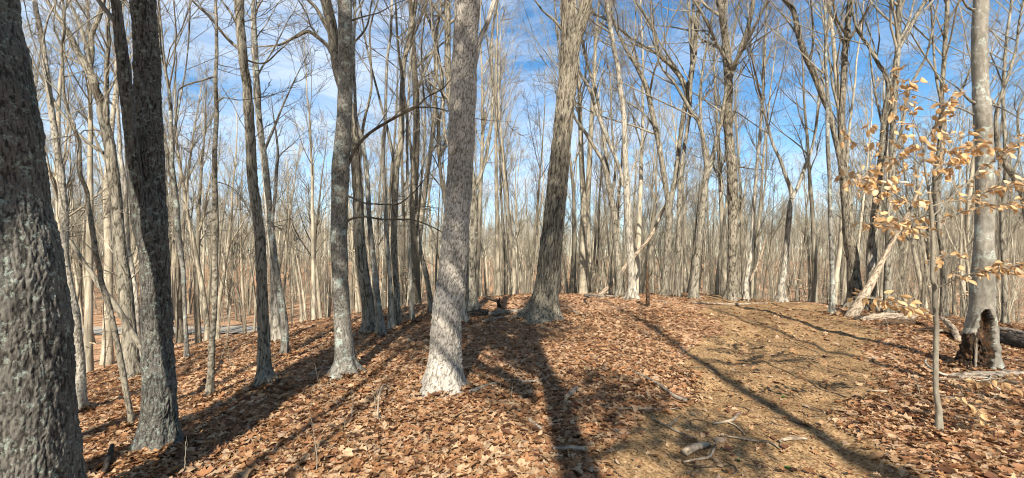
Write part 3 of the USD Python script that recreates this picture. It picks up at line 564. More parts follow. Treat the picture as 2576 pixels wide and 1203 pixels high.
build_tree('bare_tree', 'dark upright trunk at the right edge behind the hollow tree', 'tan',
    [(2530, 825, 24), (2528, 790, 18), (2527, 700, 17), (2522, 560, 15), (2530, 420, 13), (2524, 260, 11), (2530, 120, 9), (2545, 0, 8)], depth=11.5, amp=0.005, seed=36, height=14, density=1.2)
build_tree('bare_tree', 'dark bent limbed tree leaving the picture at the right edge', 'tan',
    [(2600, 840, 34), (2596, 700, 28), (2588, 560, 26), (2576, 490, 26), (2557, 455, 24), (2530, 415, 20), (2512, 380, 17), (2506, 300, 13), (2540, 180, 10), (2560, 90, 8), (2575, 0, 7)],
    limbs=[[(2545, 440, 10), (2565, 380, 9), (2560, 300, 8), (2590, 200, 6)]], depth=9.5, amp=0.006, seed=37, height=11, density=1.2)

# --- the hollow tree on the right: its foot is rotted open
def hollow_hook(v, rel, info):
    q, th = info['q'], info['th']
    c = q[:, None, :3]
    cam_dir = math.atan2(-q[5, 1], -q[5, 0])
    d = v - c
    u = np.angle(np.exp(1j * (np.arctan2(d[..., 1], d[..., 0]) - cam_dir)))      # 0 faces the path, + is the right side
    rr = np.linalg.norm(d[..., :2], axis=-1)
    gz = ground(q[0, 0], q[0, 1]); h = v[..., 2] - gz
    n = meshkit.fbm(v * 9.0, 3, 91) - 0.5
    w = 1.47 * rr * np.sin(u); front = np.cos(u) > 0.05
    half = 0.19 * np.clip((0.90 - h + 0.1 * n) / 0.45, 0, 1) ** 0.55
    cav = S(1.0, 0.8, np.abs(w - 0.085 + 0.10 * n) / np.maximum(half, 0.004)) * front * (h < 0.9)
    rot = S(0.50, 0.40, h + 0.5 * n + 0.9 * np.maximum(w + 0.02, 0)) * (np.sin(u) < 0.25) * (np.cos(u) > -0.6)
    crumb = meshkit.fbm(v * 20.0, 3, 92) - 0.5
    push = cav * np.where(h < 0.38 + 0.3 * crumb, 0.42 + 0.7 * crumb, 0.80)
    push = np.maximum(push, rot * (0.14 + 0.42 * crumb) * (cav < 0.3))
    # a grey sliver of sound wood stands inside the hollow, left of its middle
    out = v.copy()
    out[..., :2] = c[..., :2] + d[..., :2] * (1 - push)[..., None]
    lip = np.exp(-((np.abs(w - 0.085) - half - 0.035) / 0.03) ** 2) * front * (h < 0.93) * (h > 0.3) * (cav < 0.3)
    out[..., :2] += d[..., :2] * (0.07 * lip)[..., None]
    rel = np.where((cav > 0.3) | (rot > 0.5), -1.0, np.maximum(rel, 0))
    return out, rel
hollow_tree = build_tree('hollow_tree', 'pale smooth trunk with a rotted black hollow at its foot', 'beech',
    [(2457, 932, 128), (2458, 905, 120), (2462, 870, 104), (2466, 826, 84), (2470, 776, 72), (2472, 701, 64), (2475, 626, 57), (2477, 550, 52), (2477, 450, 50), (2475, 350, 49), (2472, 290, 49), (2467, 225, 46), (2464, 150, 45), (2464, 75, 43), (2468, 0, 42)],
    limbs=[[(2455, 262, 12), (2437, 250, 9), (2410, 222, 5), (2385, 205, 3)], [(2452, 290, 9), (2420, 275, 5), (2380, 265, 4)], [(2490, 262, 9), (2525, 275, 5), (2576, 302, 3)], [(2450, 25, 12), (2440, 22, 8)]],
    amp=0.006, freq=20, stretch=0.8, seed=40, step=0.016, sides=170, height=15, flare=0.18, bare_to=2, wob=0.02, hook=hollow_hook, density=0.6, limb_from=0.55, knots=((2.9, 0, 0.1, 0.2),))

def pix(px, py, Y, w): return [*at(px, py, Y), 0.5 * w * Y / FP * offaxis(px)]
def shard(px, py0, py1, w, dy, mat, seed):
    pts = [pix(px, py0, 6.44 + dy, w * 1.2), pix(px + 3, 0.5 * (py0 + py1), 6.44 + dy, w), pix(px + 5, py1, 6.44 + dy, w * 0.35)]
    v, f, rel, _ = trunk_mesh(pts, 0.03, 10, 0.004, 40, 0.2, seed)
    part(hollow_tree, 'wood_sliver', (flat(v), f), M[mat], True, rel.ravel())
shard(2452, 935, 850, 8, -0.16, 'grey_log', 201)
shard(2492, 930, 852, 6, -0.14, 'grey_log', 202)
shard(2478, 940, 890, 14, -0.12, 'rot', 203)
# ------------------------------------------------------------------ leaning dead stems, logs and stumps
def log(name, label, cat, pts, mat, amp=0.01, seed=1, sides=None, group=None, stubs=(), freq=30, stretch=0.15):
    """pts: (x, y, z, r) along the piece."""
    r = max(p[3] for p in pts)
    sides = sides or int(np.clip(2 * np.pi * r / 0.02, 8, 60))
    v, f, rel, info = trunk_mesh(pts, max(0.03, r * 0.35), sides, amp, freq, stretch, seed)
    v, f = capped(flat(v), f, sides)
    p0 = pts[0]
    t = thing(name, label, cat, group, (p0[0], p0[1], p0[2]))
    part(t, 'trunk' if r > 0.06 else 'stem', (v, f), M[mat], True, np.append(rel.ravel(), [0.7, 0.7]))
    for k, s in enumerate(stubs):
        rs = max(p[3] for p in s); ss = int(np.clip(2 * np.pi * rs / 0.02, 6, 30))
        sv, sf, srel, _ = trunk_mesh(s, max(0.03, rs * 0.5), ss, amp * 0.5, freq, stretch, seed + k + 5)
        sv, sf = capped(flat(sv), sf, ss)
        part(t, 'branch_stub', (sv, sf), M[mat], True, np.append(srel.ravel(), [0.7, 0.7]))
    return t
def pix(px, py, Y, w): return [*at(px, py, Y), 0.5 * w * Y / FP * offaxis(px)]
def lying(px, py, w, dy=0.0, lift=0.0):
    """A point of something lying on the ground where the pixel's ray meets it."""
    Y = (base_depth(px, py) or 13.0) + dy
    x = Y * (px - CX) / FP; r = 0.5 * w * Y / FP
    return [x, Y, float(ground(x, Y)) + 0.8 * r + lift, r]
log('leaning_stem', 'thin broken stem leaning across the gap left of the dark twin stemmed tree', 'fallen stem',
    [pix(382, 905, 5.7, 19), pix(360, 879, 5.75, 18), pix(300, 783, 5.8, 18), pix(247, 713, 5.9, 16), pix(178, 606, 6.0, 11)], 'slim', 0.004, 51)
log('leaning_stem', 'barkless pinkish dead stem leaning right with its wide butt on the ground', 'fallen tree',
    [pix(2136, 806, 11.2, 38), pix(2150, 784, 11.25, 36), pix(2172, 746, 11.3, 29), pix(2192, 711, 11.35, 23), pix(2212, 671, 11.4, 19), pix(2227, 641, 11.45, 15), pix(2252, 596, 11.5, 13), pix(2266, 572, 11.55, 12), pix(2322, 450, 11.8, 7)], 'dead', 0.012, 52)
log('leaning_stem', 'long dead stem leaning far right across the crest, black at its lower end', 'fallen tree',
    [pix(1506, 745, 17.5, 10), pix(1548, 703, 17.6, 12), pix(1578, 664, 17.7, 11), pix(1633, 601, 17.9, 9), pix(1668, 530, 18.2, 8), pix(1700, 470, 18.4, 5)], 'dead', 0.006, 53)
log('leaning_stem', 'short dead prop leaning left against the thin pale pole near the crest', 'fallen stem', [pix(1862, 742, 15.8, 7), pix(1895, 690, 15.85, 7), pix(1915, 640, 15.9, 6), pix(1925, 600, 15.9, 4)], 'dead', 0.004, 54)
Yp = base_depth(1630, 771)
log('stump', 'slender burnt looking post of a stump on the leafy crest', 'stump',
    [pix(1630, 776, Yp, 14), pix(1630, 752, Yp, 10), pix(1628, 715, Yp, 9), pix(1629, 690, Yp, 7), pix(1627, 666, Yp, 3)], 'rot', 0.03, 55, stubs=[[pix(1630, 700, Yp, 5), pix(1638, 690, Yp, 4), pix(1641, 680, Yp, 2)]])
Ys = base_depth(1256, 774)
log('snag', 'black forked snag of a fallen limb left of the ridged oak', 'dead branch',
    [pix(1261, 781, Ys, 9), pix(1256, 770, Ys, 9), pix(1252, 758, Ys, 9), pix(1238, 754, Ys, 7), pix(1221, 746, Ys, 5)], 'char', 0.01, 56, stubs=[[pix(1252, 760, Ys, 6), pix(1256, 754, Ys, 5), pix(1257, 750, Ys, 3)]])
log('fallen_log', 'dark mossy log lying between the big grey plated trunk and the ridged oak', 'log', [lying(1178, 800, 20), lying(1205, 797, 21), lying(1225, 795, 18)], 'char', 0.02, 57)
log('fallen_log', 'grey split log lying behind the ridged oak foot', 'log', [lying(1228, 797, 13), lying(1262, 793, 14), lying(1290, 789, 12), lying(1325, 786, 8)], 'grey_log', 0.02, 58)
log('fallen_branch', 'pale barkless branch lying flat before the ridged oak', 'branch', [lying(1212, 812, 6), lying(1245, 806, 8), lying(1272, 801, 6), lying(1300, 797, 4)], 'dead', 0.006, 59)
log('fallen_log', 'thin dark log lying right of the barkless leaning stem', 'log', [lying(2150, 806, 8), lying(2200, 797, 10), lying(2262, 788, 6)], 'char', 0.01, 60)
log('fallen_log', 'broken bright yellow wood of a split log lying on the right bank', 'log', [lying(2172, 811, 12), lying(2195, 807, 19), lying(2240, 806, 20), lying(2285, 806, 15), lying(2310, 804, 7)], 'dead', 0.05, 61, stubs=[[lying(2282, 812, 6), lying(2300, 800, 6, 0, .08), lying(2312, 796, 3, 0, .15)]])
log('fallen_log', 'black rotten log under the bright broken wood on the right bank', 'log', [lying(2205, 822, 12), lying(2250, 820, 18), lying(2300, 817, 14), lying(2330, 823, 10)], 'rot', 0.06, 62)
log('fallen_log', 'rotten log running behind the leafy sapling towards the hollow tree', 'log', [lying(2298, 838, 10), lying(2350, 840, 20), lying(2400, 850, 22), lying(2425, 858, 16)], 'rot', 0.06, 63)
log('fallen_log', 'thick black log at the right edge behind the hollow tree', 'log', [lying(2498, 858, 24), lying(2530, 868, 34), lying(2570, 878, 36), lying(2640, 895, 34)], 'char', 0.04, 64)
log('fallen_log', 'tan log lying on top of the thick black log at the right edge', 'log', [lying(2500, 832, 12), lying(2540, 842, 18), lying(2600, 856, 18)], 'grey_log', 0.03, 65)
log('fallen_log', 'straight grey log lying in front of the hollow tree', 'log', [lying(2388, 952, 12), lying(2420, 951, 16), lying(2500, 949, 17), lying(2580, 947, 15), lying(2640, 946, 13)], 'grey_log', 0.014, 66)
log('fallen_branch', 'white bare branch lying between the leafy sapling and the hollow tree', 'branch', [lying(2362, 848, 5, 0, .1), lying(2397, 846, 7, 0, .06), lying(2425, 850, 5)], 'dead', 0.004, 67)
log('fallen_branch', 'leaning pale slab of wood beside the hollow tree', 'branch', [lying(2368, 832, 9, 0, .25), lying(2400, 848, 15, 0, .08), lying(2412, 862, 14)], 'dead', 0.02, 68)
def stick(label, pts, mat='dead', seed=1, cat='stick', side=()):
    rng = np.random.default_rng(seed)
    P = []
    for k, (px, py, w, *lift) in enumerate(pts): P.append(lying(px, py, w, 0, (lift[0] if lift else 0.0) + 0.015))
    return log('fallen_branch', label, cat, P, mat, 0.002, seed, 7, stubs=[[lying(px, py, w, 0, (l[0] if l else 0) + 0.015) for px, py, w, *l in s] for s in side])
stick('crooked dark stick lying on the dirt path, its near end whitish', [(1593, 941, 6), (1625, 957, 8), (1660, 976, 9), (1695, 1003, 9), (1728, 1016, 12)], 'grey_log', 71)
stick('straight thin stick lying along the left edge of the dirt path', [(1513, 1031, 7), (1560, 1034, 6), (1610, 1033, 5), (1660, 1036, 4), (1710, 1030, 3)], 'dead', 72)
stick('short thick chunk of pale wood lying on the dirt path', [(1722, 1152, 19), (1740, 1143, 20), (1765, 1133, 17), (1784, 1126, 11)], 'dead', 73, 'wood chunk')
stick('pale forked stick on the dirt path behind the wood chunk', [(1794, 1073, 6), (1830, 1068, 7), (1858, 1049, 8), (1863, 1046, 6)], 'dead', 74, side=[[(1830, 1068, 5), (1855, 1080, 4), (1872, 1100, 3)]])
stick('long thin twig crossing the dirt path lower right of the wood chunk', [(1808, 1102, 5), (1850, 1107, 5), (1900, 1115, 6), (1935, 1118, 5), (1960, 1135, 4)], 'dead', 75)
stick('bent twig left of the wood chunk with two prongs', [(1640, 1058, 5), (1680, 1080, 6), (1712, 1096, 6), (1745, 1108, 4)], 'grey_log', 76, side=[[(1680, 1080, 4), (1700, 1062, 4), (1712, 1052, 3)]])
stick('curved twig on the dirt path nearest the bottom edge', [(1720, 1170, 6), (1775, 1160, 6), (1795, 1140, 6), (1800, 1122, 4)], 'dead', 77)
stick('pale branch lying right of the foot of the big grey plated trunk', [(1174, 997, 10), (1205, 984, 10), (1235, 974, 8), (1252, 966, 5)], 'pale', 78)
stick('long dark twig lying in front of the big grey plated trunk', [(1014, 1001, 4), (1070, 1000, 5), (1110, 996, 5), (1150, 991, 5), (1180, 978, 3)], 'grey_log', 79)
stick('curved pale stick left of the straight grey green trunk', [(776, 950, 5), (795, 936, 6), (815, 930, 6), (837, 932, 5)], 'dead', 80)
stick('arched white twig standing over the leaves before the big grey plated trunk', [(950, 1060, 5), (957, 1020, 5, .14), (968, 995, 5, .1), (982, 985, 4)], 'dead', 81)
stick('short grey stick lying in the leaves near the bottom of the picture', [(1332, 1064, 8), (1345, 1074, 8), (1362, 1087, 9)], 'pale', 82)
stick('flat pale splinter lying in the leaves left of the path edge', [(1392, 1140, 12), (1420, 1138, 13), (1470, 1139, 10)], 'dead', 83)
stick('stubby log end poking from leaves at the left of the path', [(1425, 1010, 15), (1438, 998, 14), (1450, 984, 12)], 'grey_log', 84)
stick('thin white branch lying by the leafy sapling foot', [(2330, 925, 4, .1), (2365, 951, 6, .04), (2420, 955, 6), (2480, 957, 5), (2560, 970, 4)], 'pale', 85)
stick('pale curved stick at the bottom right edge of the path', [(1962, 1118, 8), (1990, 1112, 9), (2030, 1112, 6)], 'dead', 86)
stick('pale straight stick on the right bank before the grey log', [(2180, 986, 4), (2225, 990, 5), (2260, 993, 4)], 'dead', 87)
stick('dark thin branch on the leafy bank left of the straight path stick', [(1290, 960, 5), (1330, 965, 6), (1375, 958, 4)], 'grey_log', 88)
stick('tan split stick on the crest behind the ridged oak', [(1440, 786, 4), (1455, 793, 5), (1470, 800, 4)], 'pale', 89)
stick('low dark dead limb with raised ends on the crest', [(1485, 737, 4, .25), (1512, 748, 7), (1545, 749, 6), (1590, 747, 4, .1)], 'grey_log', 90)
stick('long fallen pole lying along the crest before the lumpy oak', [(1740, 764, 5), (1800, 768, 6), (1860, 769, 6), (1930, 766, 4)], 'dead', 91)
stick('gnarled dark root end in the leaves at the bottom left', [(262, 1200, 12), (276, 1170, 14, .05), (282, 1155, 9, .1)], 'char', 92)
rng = np.random.default_rng(5)
chips = 0
while chips < 72:                                            # small twigs strewn on the path
    y = 3.0 + 7 * rng.random() ** 1.6; x = path_center(y) + rng.normal(0, 0.9)
    if path_mask(x, y) < 0 or abs(x) > y * 1.25: continue
    a = rng.uniform(0, 6.28); l = rng.uniform(0.05, 0.24); k = rng.uniform(-0.9, 0.9)
    pts = []
    for s in np.linspace(-1, 1, 5):
        xx = x + l * s * math.cos(a + k * s); yy = y + l * s * math.sin(a + k * s); r = 0.005 * (1.2 - 0.5 * s * s) * rng.uniform(0.7, 1.3)
        pts.append([xx, yy, float(ground(xx, yy)) + 0.008 + r * 0.6, r])
    v, f = tubes(np.array(pts)[None, :, :3], np.array(pts)[None, :, 3], 5)
    tg = thing('twig', 'short dry twig strewn on the bare dirt path', 'twig', 'twigs on the dirt path', pts[0][:3])
    part(tg, 'stem', (v, f), M['dead'] if chips % 3 else M['grey_log'])
    chips += 1

for k in range(14):                                          # dead branches among the leaves
    while True:
        y = 4.6 + 11 * rng.random(); x = rng.uniform(-0.95, 1.15) * y
        if path_mask(x, y) < -0.3 and not (x < -2.2 and y < 4.5): break
    a = rng.uniform(0, 6.28); l = rng.uniform(0.2, 0.55); k2 = rng.uniform(-0.5, 0.5); r0 = rng.uniform(0.006, 0.014)
    pts = []
    for q in np.linspace(-1, 1, 7):
        xx = x + l * q * math.cos(a + k2 * q) + rng.normal(0, .012); yy = y + l * q * math.sin(a + k2 * q) + rng.normal(0, .012)
        pts.append([xx, yy, float(ground(xx, yy)) + 0.035 + abs(rng.normal(0, .015)), r0 * (1.15 - 0.35 * (q + 1))])
    side = [[*pts[3][:3], r0 * .6], [pts[3][0] + .12 * math.cos(a + 1), pts[3][1] + .12 * math.sin(a + 1), pts[3][2] + .03, r0 * .4], [pts[3][0] + .26 * math.cos(a + .8), pts[3][1] + .26 * math.sin(a + .8), pts[3][2] + .04, r0 * .2]]
    log('fallen_branch', 'thin dead branch lying among the fallen leaves', 'branch', pts, ('dead', 'grey_log', 'pale')[k % 3], 0.002, 400 + k, 7, 'dead branches among the leaves', stubs=[side])

# ------------------------------------------------------------------ the leafy beech sapling
def leaf_shape(kind, rng):
    """One dry leaf as (v, f) in its own frame: stalk at the origin, tip at +y, length 1."""
    if kind == 'oak':
        t = np.linspace(0, 1, 9)
        w = np.array([0.02, 0.13, 0.09, 0.27, 0.13, 0.31, 0.15, 0.2, 0.0]) * rng.uniform(0.85, 1.15)
        y = np.array([0, 0.16, 0.27, 0.42, 0.52, 0.68, 0.77, 0.9, 1.0])
    elif kind == 'maple':
        w = np.array([0.02, 0.34, 0.22, 0.46, 0.20, 0.22, 0.0]); y = np.array([0, 0.14, 0.32, 0.52, 0.58, 0.82, 1.0])
    else:
        y = np.array([0, 0.12, 0.3, 0.5, 0.7, 0.87, 1.0]); w = np.array([0.01, 0.15, 0.25, 0.27, 0.21, 0.10, 0.0]) * rng.uniform(0.85, 1.1)
    curl, bend, tw = rng.uniform(-0.6, 1.5), rng.uniform(-0.5, 0.7), rng.uniform(-0.7, 0.7)
    L3 = np.stack([-w, y, 0 * y], -1); R3 = np.stack([w, y + rng.uniform(-.03, .03), 0 * y], -1); C = np.stack([0 * y, y, 0 * y], -1)
    v = np.vstack([L3, C, R3])
    v[:, 2] = curl * np.abs(v[:, 0]) * (0.7 + v[:, 1]) * 0.6 + bend * (v[:, 1] - 0.5) ** 2 + tw * v[:, 0] * (v[:, 1] - 0.3) + 0.02 * rng.normal(size=len(v))
    n = len(y); f = []
    for k in range(n - 1):
        f += [[k, n + k, n + k + 1], [k, n + k + 1, k + 1], [n + k, 2 * n + k, 2 * n + k + 1], [n + k, 2 * n + k + 1, n + k + 1]]
    return v, np.array(f)
def rot_to(d, up, roll):
    y = unit(np.asarray(d, float)); x = unit(np.cross(y, up)); z = np.cross(x, y)
    c, s = math.cos(roll), math.sin(roll)
    return np.stack([c * x + s * z, y, -s * x + c * z], 1)
def sapling():
    rng = np.random.default_rng(12)
    Y = base_depth(2362, 1085)
    st = [(2362, 1100, 26), (2362, 1086, 23), (2362, 1041, 19), (2354, 976, 16), (2354, 901, 16), (2356, 826, 15), (2352, 765, 15), (2353, 726, 17), (2345, 696, 13), (2347, 626, 12), (2344, 550, 11), (2337, 480, 9), (2327, 425, 7), (2319, 360, 5), (2302, 320, 3.5), (2282, 270, 2)]
    base = at(2362, 1086, Y); base[2] = ground(base[0], base[1])
    t = thing('beech_sapling', 'young beech sapling holding tan dry leaves beside the hollow tree', 'sapling', None, base)
    v, f, rel, _ = trunk_mesh([pix(a, b, Y, w) for a, b, w in st], 0.02, 14, 0.003, 30, 0.6, 5, 0.2, base[2])
    part(t, 'trunk', (flat(v), f), M['slim'], True, np.full(rel.size, 0.6))
    boughs = [  # (pixels, depth change towards the viewer at the tip, leaf count)
        ([(2337, 505, 5), (2300, 512, 4), (2282, 503, 4), (2232, 473, 3), (2190, 455, 2.5), (2147, 437, 2)], -0.3, 26),
        ([(2344, 540, 4), (2310, 548, 4), (2270, 560, 3), (2225, 548, 2)], 0.3, 20),
        ([(2340, 520, 5), (2385, 507, 4), (2440, 495, 3.5), (2495, 470, 3), (2560, 455, 3), (2640, 445, 2)], -0.25, 30),
        ([(2345, 560, 4), (2400, 545, 4), (2470, 525, 3), (2540, 520, 3), (2620, 512, 2)], 0.35, 28),
        ([(2330, 440, 4), (2360, 420, 3), (2385, 375, 2.5), (2400, 330, 2)], 0.3, 18),
        ([(2325, 420, 4), (2300, 400, 3), (2262, 355, 2.5), (2230, 310, 2)], -0.2, 16),
        ([(2320, 370, 3), (2345, 330, 2.5), (2372, 285, 2), (2385, 255, 1.5)], -0.1, 14),
        ([(2305, 325, 3), (2290, 290, 2), (2280, 240, 1.5), (2270, 200, 1.2)], 0.1, 12),
        ([(2357, 724, 6), (2392, 706, 5), (2432, 691, 4), (2482, 681, 3.5), (2540, 668, 3), (2620, 655, 2)], -0.55, 34),
        ([(2342, 690, 4), (2352, 655, 3.5), (2372, 640, 3), (2395, 650, 2)], 0.2, 6),
        ([(2350, 795, 4), (2300, 780, 3), (2255, 765, 3), (2192, 752, 2)], -0.35, 18),
        ([(2335, 470, 4), (2370, 440, 3), (2410, 400, 2.5), (2450, 370, 2)], -0.3, 14),
        ([(2480, 400, 3), (2520, 385, 3), (2580, 350, 2), (2640, 335, 2)], -0.4, 24),
        ([(2357, 990, 3), (2390, 1000, 2.5), (2430, 1012, 2), (2455, 1030, 1.5)], -0.1, 9),
        ([(2358, 955, 3), (2430, 960, 2.5), (2470, 965, 2), (2560, 965, 2), (2600, 975, 1.5)], -0.3, 10),
        ([(2343, 600, 3), (2300, 590, 2.5), (2255, 580, 2), (2220, 560, 1.5)], -0.5, 10),
        ([(2322, 395, 2.5), (2270, 430, 2), (2210, 420, 1.5), (2160, 455, 1.2)], 0.5, 8),
        ([(2335, 480, 2.5), (2290, 440, 2), (2230, 395, 1.5), (2130, 350, 1.2)], 0.7, 9),
    ]
    nleaf, rest = 0, []
    for bi, (bp, dy, cnt) in enumerate(boughs):
        cnt = int(cnt * 3.3)
        n = len(bp)
        P = np.array([pix(a, b, Y + dy * k / (n - 1), w) for k, (a, b, w) in enumerate(bp)])
        if bi == 12: P[0] = [*at(2345, 545, Y), 0.006]
        q, ln = path3(P, 0.04)
        q[:, :3] += np.cumsum(rng.normal(0, 0.004, (len(q), 3)), 0)
        bough = part(t, 'branch', tubes(q[None, :, :3], q[None, :, 3], 6), M['twig'])
        twigs = []
        for k in range(cnt):
            i = int(len(q) * (0.12 + 0.88 * rng.random() ** 0.8)); i = min(i, len(q) - 2)
            d = unit(q[i + 1, :3] - q[i, :3]); side = unit(np.cross(d, [0, 0, 1])) * rng.choice([-1, 1])
            tl = rng.uniform(0.02, 0.22)
            td = unit(d * rng.uniform(0.3, 1.0) + side * rng.uniform(0.3, 1.0) + np.array([0, 0, rng.uniform(-0.25, 0.3)]))
            a = q[i, :3]; b = a + td * tl
            twigs.append(np.stack([a, (a + b) / 2 + rng.normal(0, .005, 3), b]))
            ld = unit(np.array([rng.uniform(-0.1, 1.0), rng.uniform(-0.6, 0.6), rng.uniform(-1.3, 0.1)]) + 0.3 * td)
            size = rng.uniform(0.05, 0.088) * (0.82 if bi in (2, 3, 8, 12) else 1.0)
            lv, lf = leaf_shape('beech', rng); lv[:, 2] += (1.0 - 1.9 * rng.random()) * np.abs(lv[:, 0]) + 0.25 * (lv[:, 1] ** 2) * rng.uniform(-1, 1)
            lv = (lv * size) @ rot_to(ld, np.array([rng.normal(0, .5), rng.normal(0, .5), 1.0]), rng.uniform(-0.9, 0.9)).T + b
            u = rng.random()
            if nleaf >= 300 and bi not in (8, 12): rest.append((lv, lf)); continue
            part(bough, 'leaf', (lv, lf), M['beech_leaf'] if u < 0.6 else (M['beech_leaf_pale'] if u < 0.85 else M['beech_leaf_dark']))
            nleaf += 1
        TW = np.array(twigs)
        tag(part(bough, 'fine_twigs', tubes(TW, np.full(TW.shape[:2], 0.0016), 3), M['twig']), kind='stuff')
    if rest: tag(part(t, 'leaves', join(rest), M['beech_leaf']), kind='stuff')
    return nleaf
sapling()
def small_sapling(px, py, label, h, seed, n=60, depth=None):
    """A far young beech whose pale leaves hang in flat layers."""
    rng = np.random.default_rng(seed)
    Y = depth or base_depth(px, py) or 16
    x = Y * (px - CX) / FP; z = float(ground(x, Y))
    t = thing('beech_sapling', label, 'sapling', None, (x, Y, z))
    P = np.array([[x, Y, z - 0.1, .018], [x + .03, Y, z + h * .35, .015], [x - .02, Y, z + h * .7, .010], [x + .05, Y, z + h, .004]])
    q, _ = path3(P, 0.1)
    part(t, 'trunk', tubes(q[None, :, :3], q[None, :, 3], 6), M['slim'])
    bs, ls = [], []
    for k in range(9):
        zz = z + h * rng.uniform(0.2, 0.95); a = rng.uniform(0, 6.28); ll = h * rng.uniform(0.25, 0.45)
        b0 = np.array([x, Y, zz]); d = np.array([math.cos(a), math.sin(a), 0.12])
        pts = b0 + d * np.linspace(0, ll, 5)[:, None]; bs.append(pts)
        for m in range(n // 9):
            c = b0 + d * ll * rng.uniform(0.25, 1.05) + rng.normal(0, 0.05, 3) * [1, 1, .4]
            lv, lf = leaf_shape('beech', rng)
            ls.append((lv * rng.uniform(.07, .11) @ rot_to([rng.normal(), rng.normal(), -0.3], np.array([0, 0, 1.0]), rng.uniform(-.5, .5)).T + c, lf))
    part(t, 'branch', tubes(np.array(bs), np.linspace(.007, .003, 5)[None] * np.ones((9, 1)), 4), M['twig'])
    lf = part(t, 'leaves', join(ls), M['beech_leaf_pale']); tag(lf, kind='stuff')
small_sapling(2010, 752, 'far sapling with flat layers of pale leaves left of the slim grey pole', 1.6, 21, depth=18.0)
small_sapling(940, 800, 'far sapling with layers of pale leaves behind the slim dark straight trunk', 2.4, 22, depth=14.5)
small_sapling(2080, 752, 'small pale leaved sapling right behind the slim grey pole on the right bank', 1.5, 23, depth=17.0)
small_sapling(1020, 790, 'small pale leaved sapling behind the tan black sided trunk', 2.2, 24, depth=16.5)
small_sapling(2395, 800, 'pale leaved sapling behind the hollow tree, low and wide', 1.9, 25, depth=13.5)
small_sapling(262, 880, 'pale leaved sapling in the valley left of the grey forked trunk', 2.6, 26, depth=13.0)

# ------------------------------------------------------------------ seedlings: thin upright shoots in the leaves
def seedling(px, py, h, label, seed, group=None, r=0.004, forks=3):
    rng = np.random.default_rng(seed)
    Y = base_depth(px, py)
    if Y is None: return
    x = Y * (px - CX) / FP; z = float(ground(x, Y))
    t = thing('seedling', label, 'seedling', group, (x, Y, z))
    P, R = grow(np.array([[x, Y, z - 0.03]]), np.array([[rng.normal(0, .2), rng.normal(0, .2), 1.0]]), np.array([h]), np.array([r]), np.array([r * .35]), 9, 0.09, 0.08, rng)
    out = [tubes(P, R, 5)] + crown_of(P, R, np.array([h]), rng, ((forks, 0.35, 0.9, (0.4, 0.9), 0.5),), rmin=0.0015)
    part(t, 'stem', join(out), M['twig'])
for px, py, h, lab in [(1273, 962, 0.55, 'upright thin dark seedling right of the big grey plated trunk'), (1285, 1005, 0.4, 'thin dark seedling in front of the upright one, in shade'), (795, 1190, 0.55, 'pale branched seedling at the bottom, left of the middle'),
                       (938, 1070, 0.4, 'forked pale seedling between the grey green trunk and the grey plated trunk'), (640, 905, 0.9, 'thin pale seedling left of the close pair of trunks'), (2235, 850, 0.8, 'thin seedling on the right bank below the broken yellow wood'),
                       (2312, 1000, 0.45, 'thin seedling just left of the leafy sapling foot'), (1697, 760, 1.2, 'dark thin seedling standing on the crest by the burnt post'), (552, 915, 1.3, 'pale whip like seedling on the left slope'), (588, 922, 1.1, 'slanted pale seedling on the left slope, right of the whip'),
                       (880, 1060, 0.35, 'low twiggy seedling in the leaves below the grey green trunk'), (460, 1195, 0.3, 'low seedling right of the dark twin stemmed tree foot'), (2480, 1080, 0.4, 'low seedling at the right edge near the leafy sapling')]:
    seedling(px, py, h, lab, int(px), r=0.005)
rng = np.random.default_rng(8)
for k in range(34):
    px, py = rng.uniform(230, 2500), rng.uniform(790, 1120)
    Y = base_depth(px, py)
    if Y is None or path_mask(Y * (px - CX) / FP, Y) > 0 or Y > 12: continue
    seedling(px, py, rng.uniform(0.2, 0.5), 'short thin brown shoot rising from the fallen leaves', 300 + k, 'shoots rising from the fallen leaves', 0.003, 2)
for k, (px, py) in enumerate([(1970, 1003), (1982, 1183), (1860, 1165)]):
    Y = base_depth(px, py); x = Y * (px - CX) / FP; z = float(ground(x, Y))
    t = thing('green_sprig', ['tiny green sprig on the dirt path farthest up', 'tiny green sprig on the dirt path near its lower right edge', 'tiny green sprig on the dirt path right of the wood chunk'][k], 'weed', None, (x, Y, z))
    r2 = np.random.default_rng(k)
    for m in range(6):
        lv, lf = leaf_shape('beech', r2); a = m * 1.05
        part(t, 'leaf', (lv * 0.035 @ rot_to([math.cos(a), math.sin(a), .5], np.array([0, 0, 1.0]), 0).T + [x, Y, z + .01], lf), M['green'])

# ------------------------------------------------------------------ fallen leaves
rng = np.random.default_rng(3)
KINDS = ['oak', 'oak', 'oak', 'maple', 'beech', 'oak', 'beech', 'maple']
def leaf_points(n, y0, y1, power, keep_path):
    y = y0 + (y1 - y0) * rng.random(n) ** power
    x = rng.uniform(-1.3, 1.3, n) * y + rng.normal(0, .3, n)
    m = path_mask(x, y)
    ok = (rng.random(n) < np.where(m < -0.1, 1.0, np.where(m < 0.25, 0.45, keep_path + 0.2 * S(6.5, 13, y))))
    return x[ok], y[ok]
def slope(x, y):
    e = 0.12; z = ground(x, y)
    return z, (ground(x + e, y) - z) / e, (ground(x, y + e) - z) / e
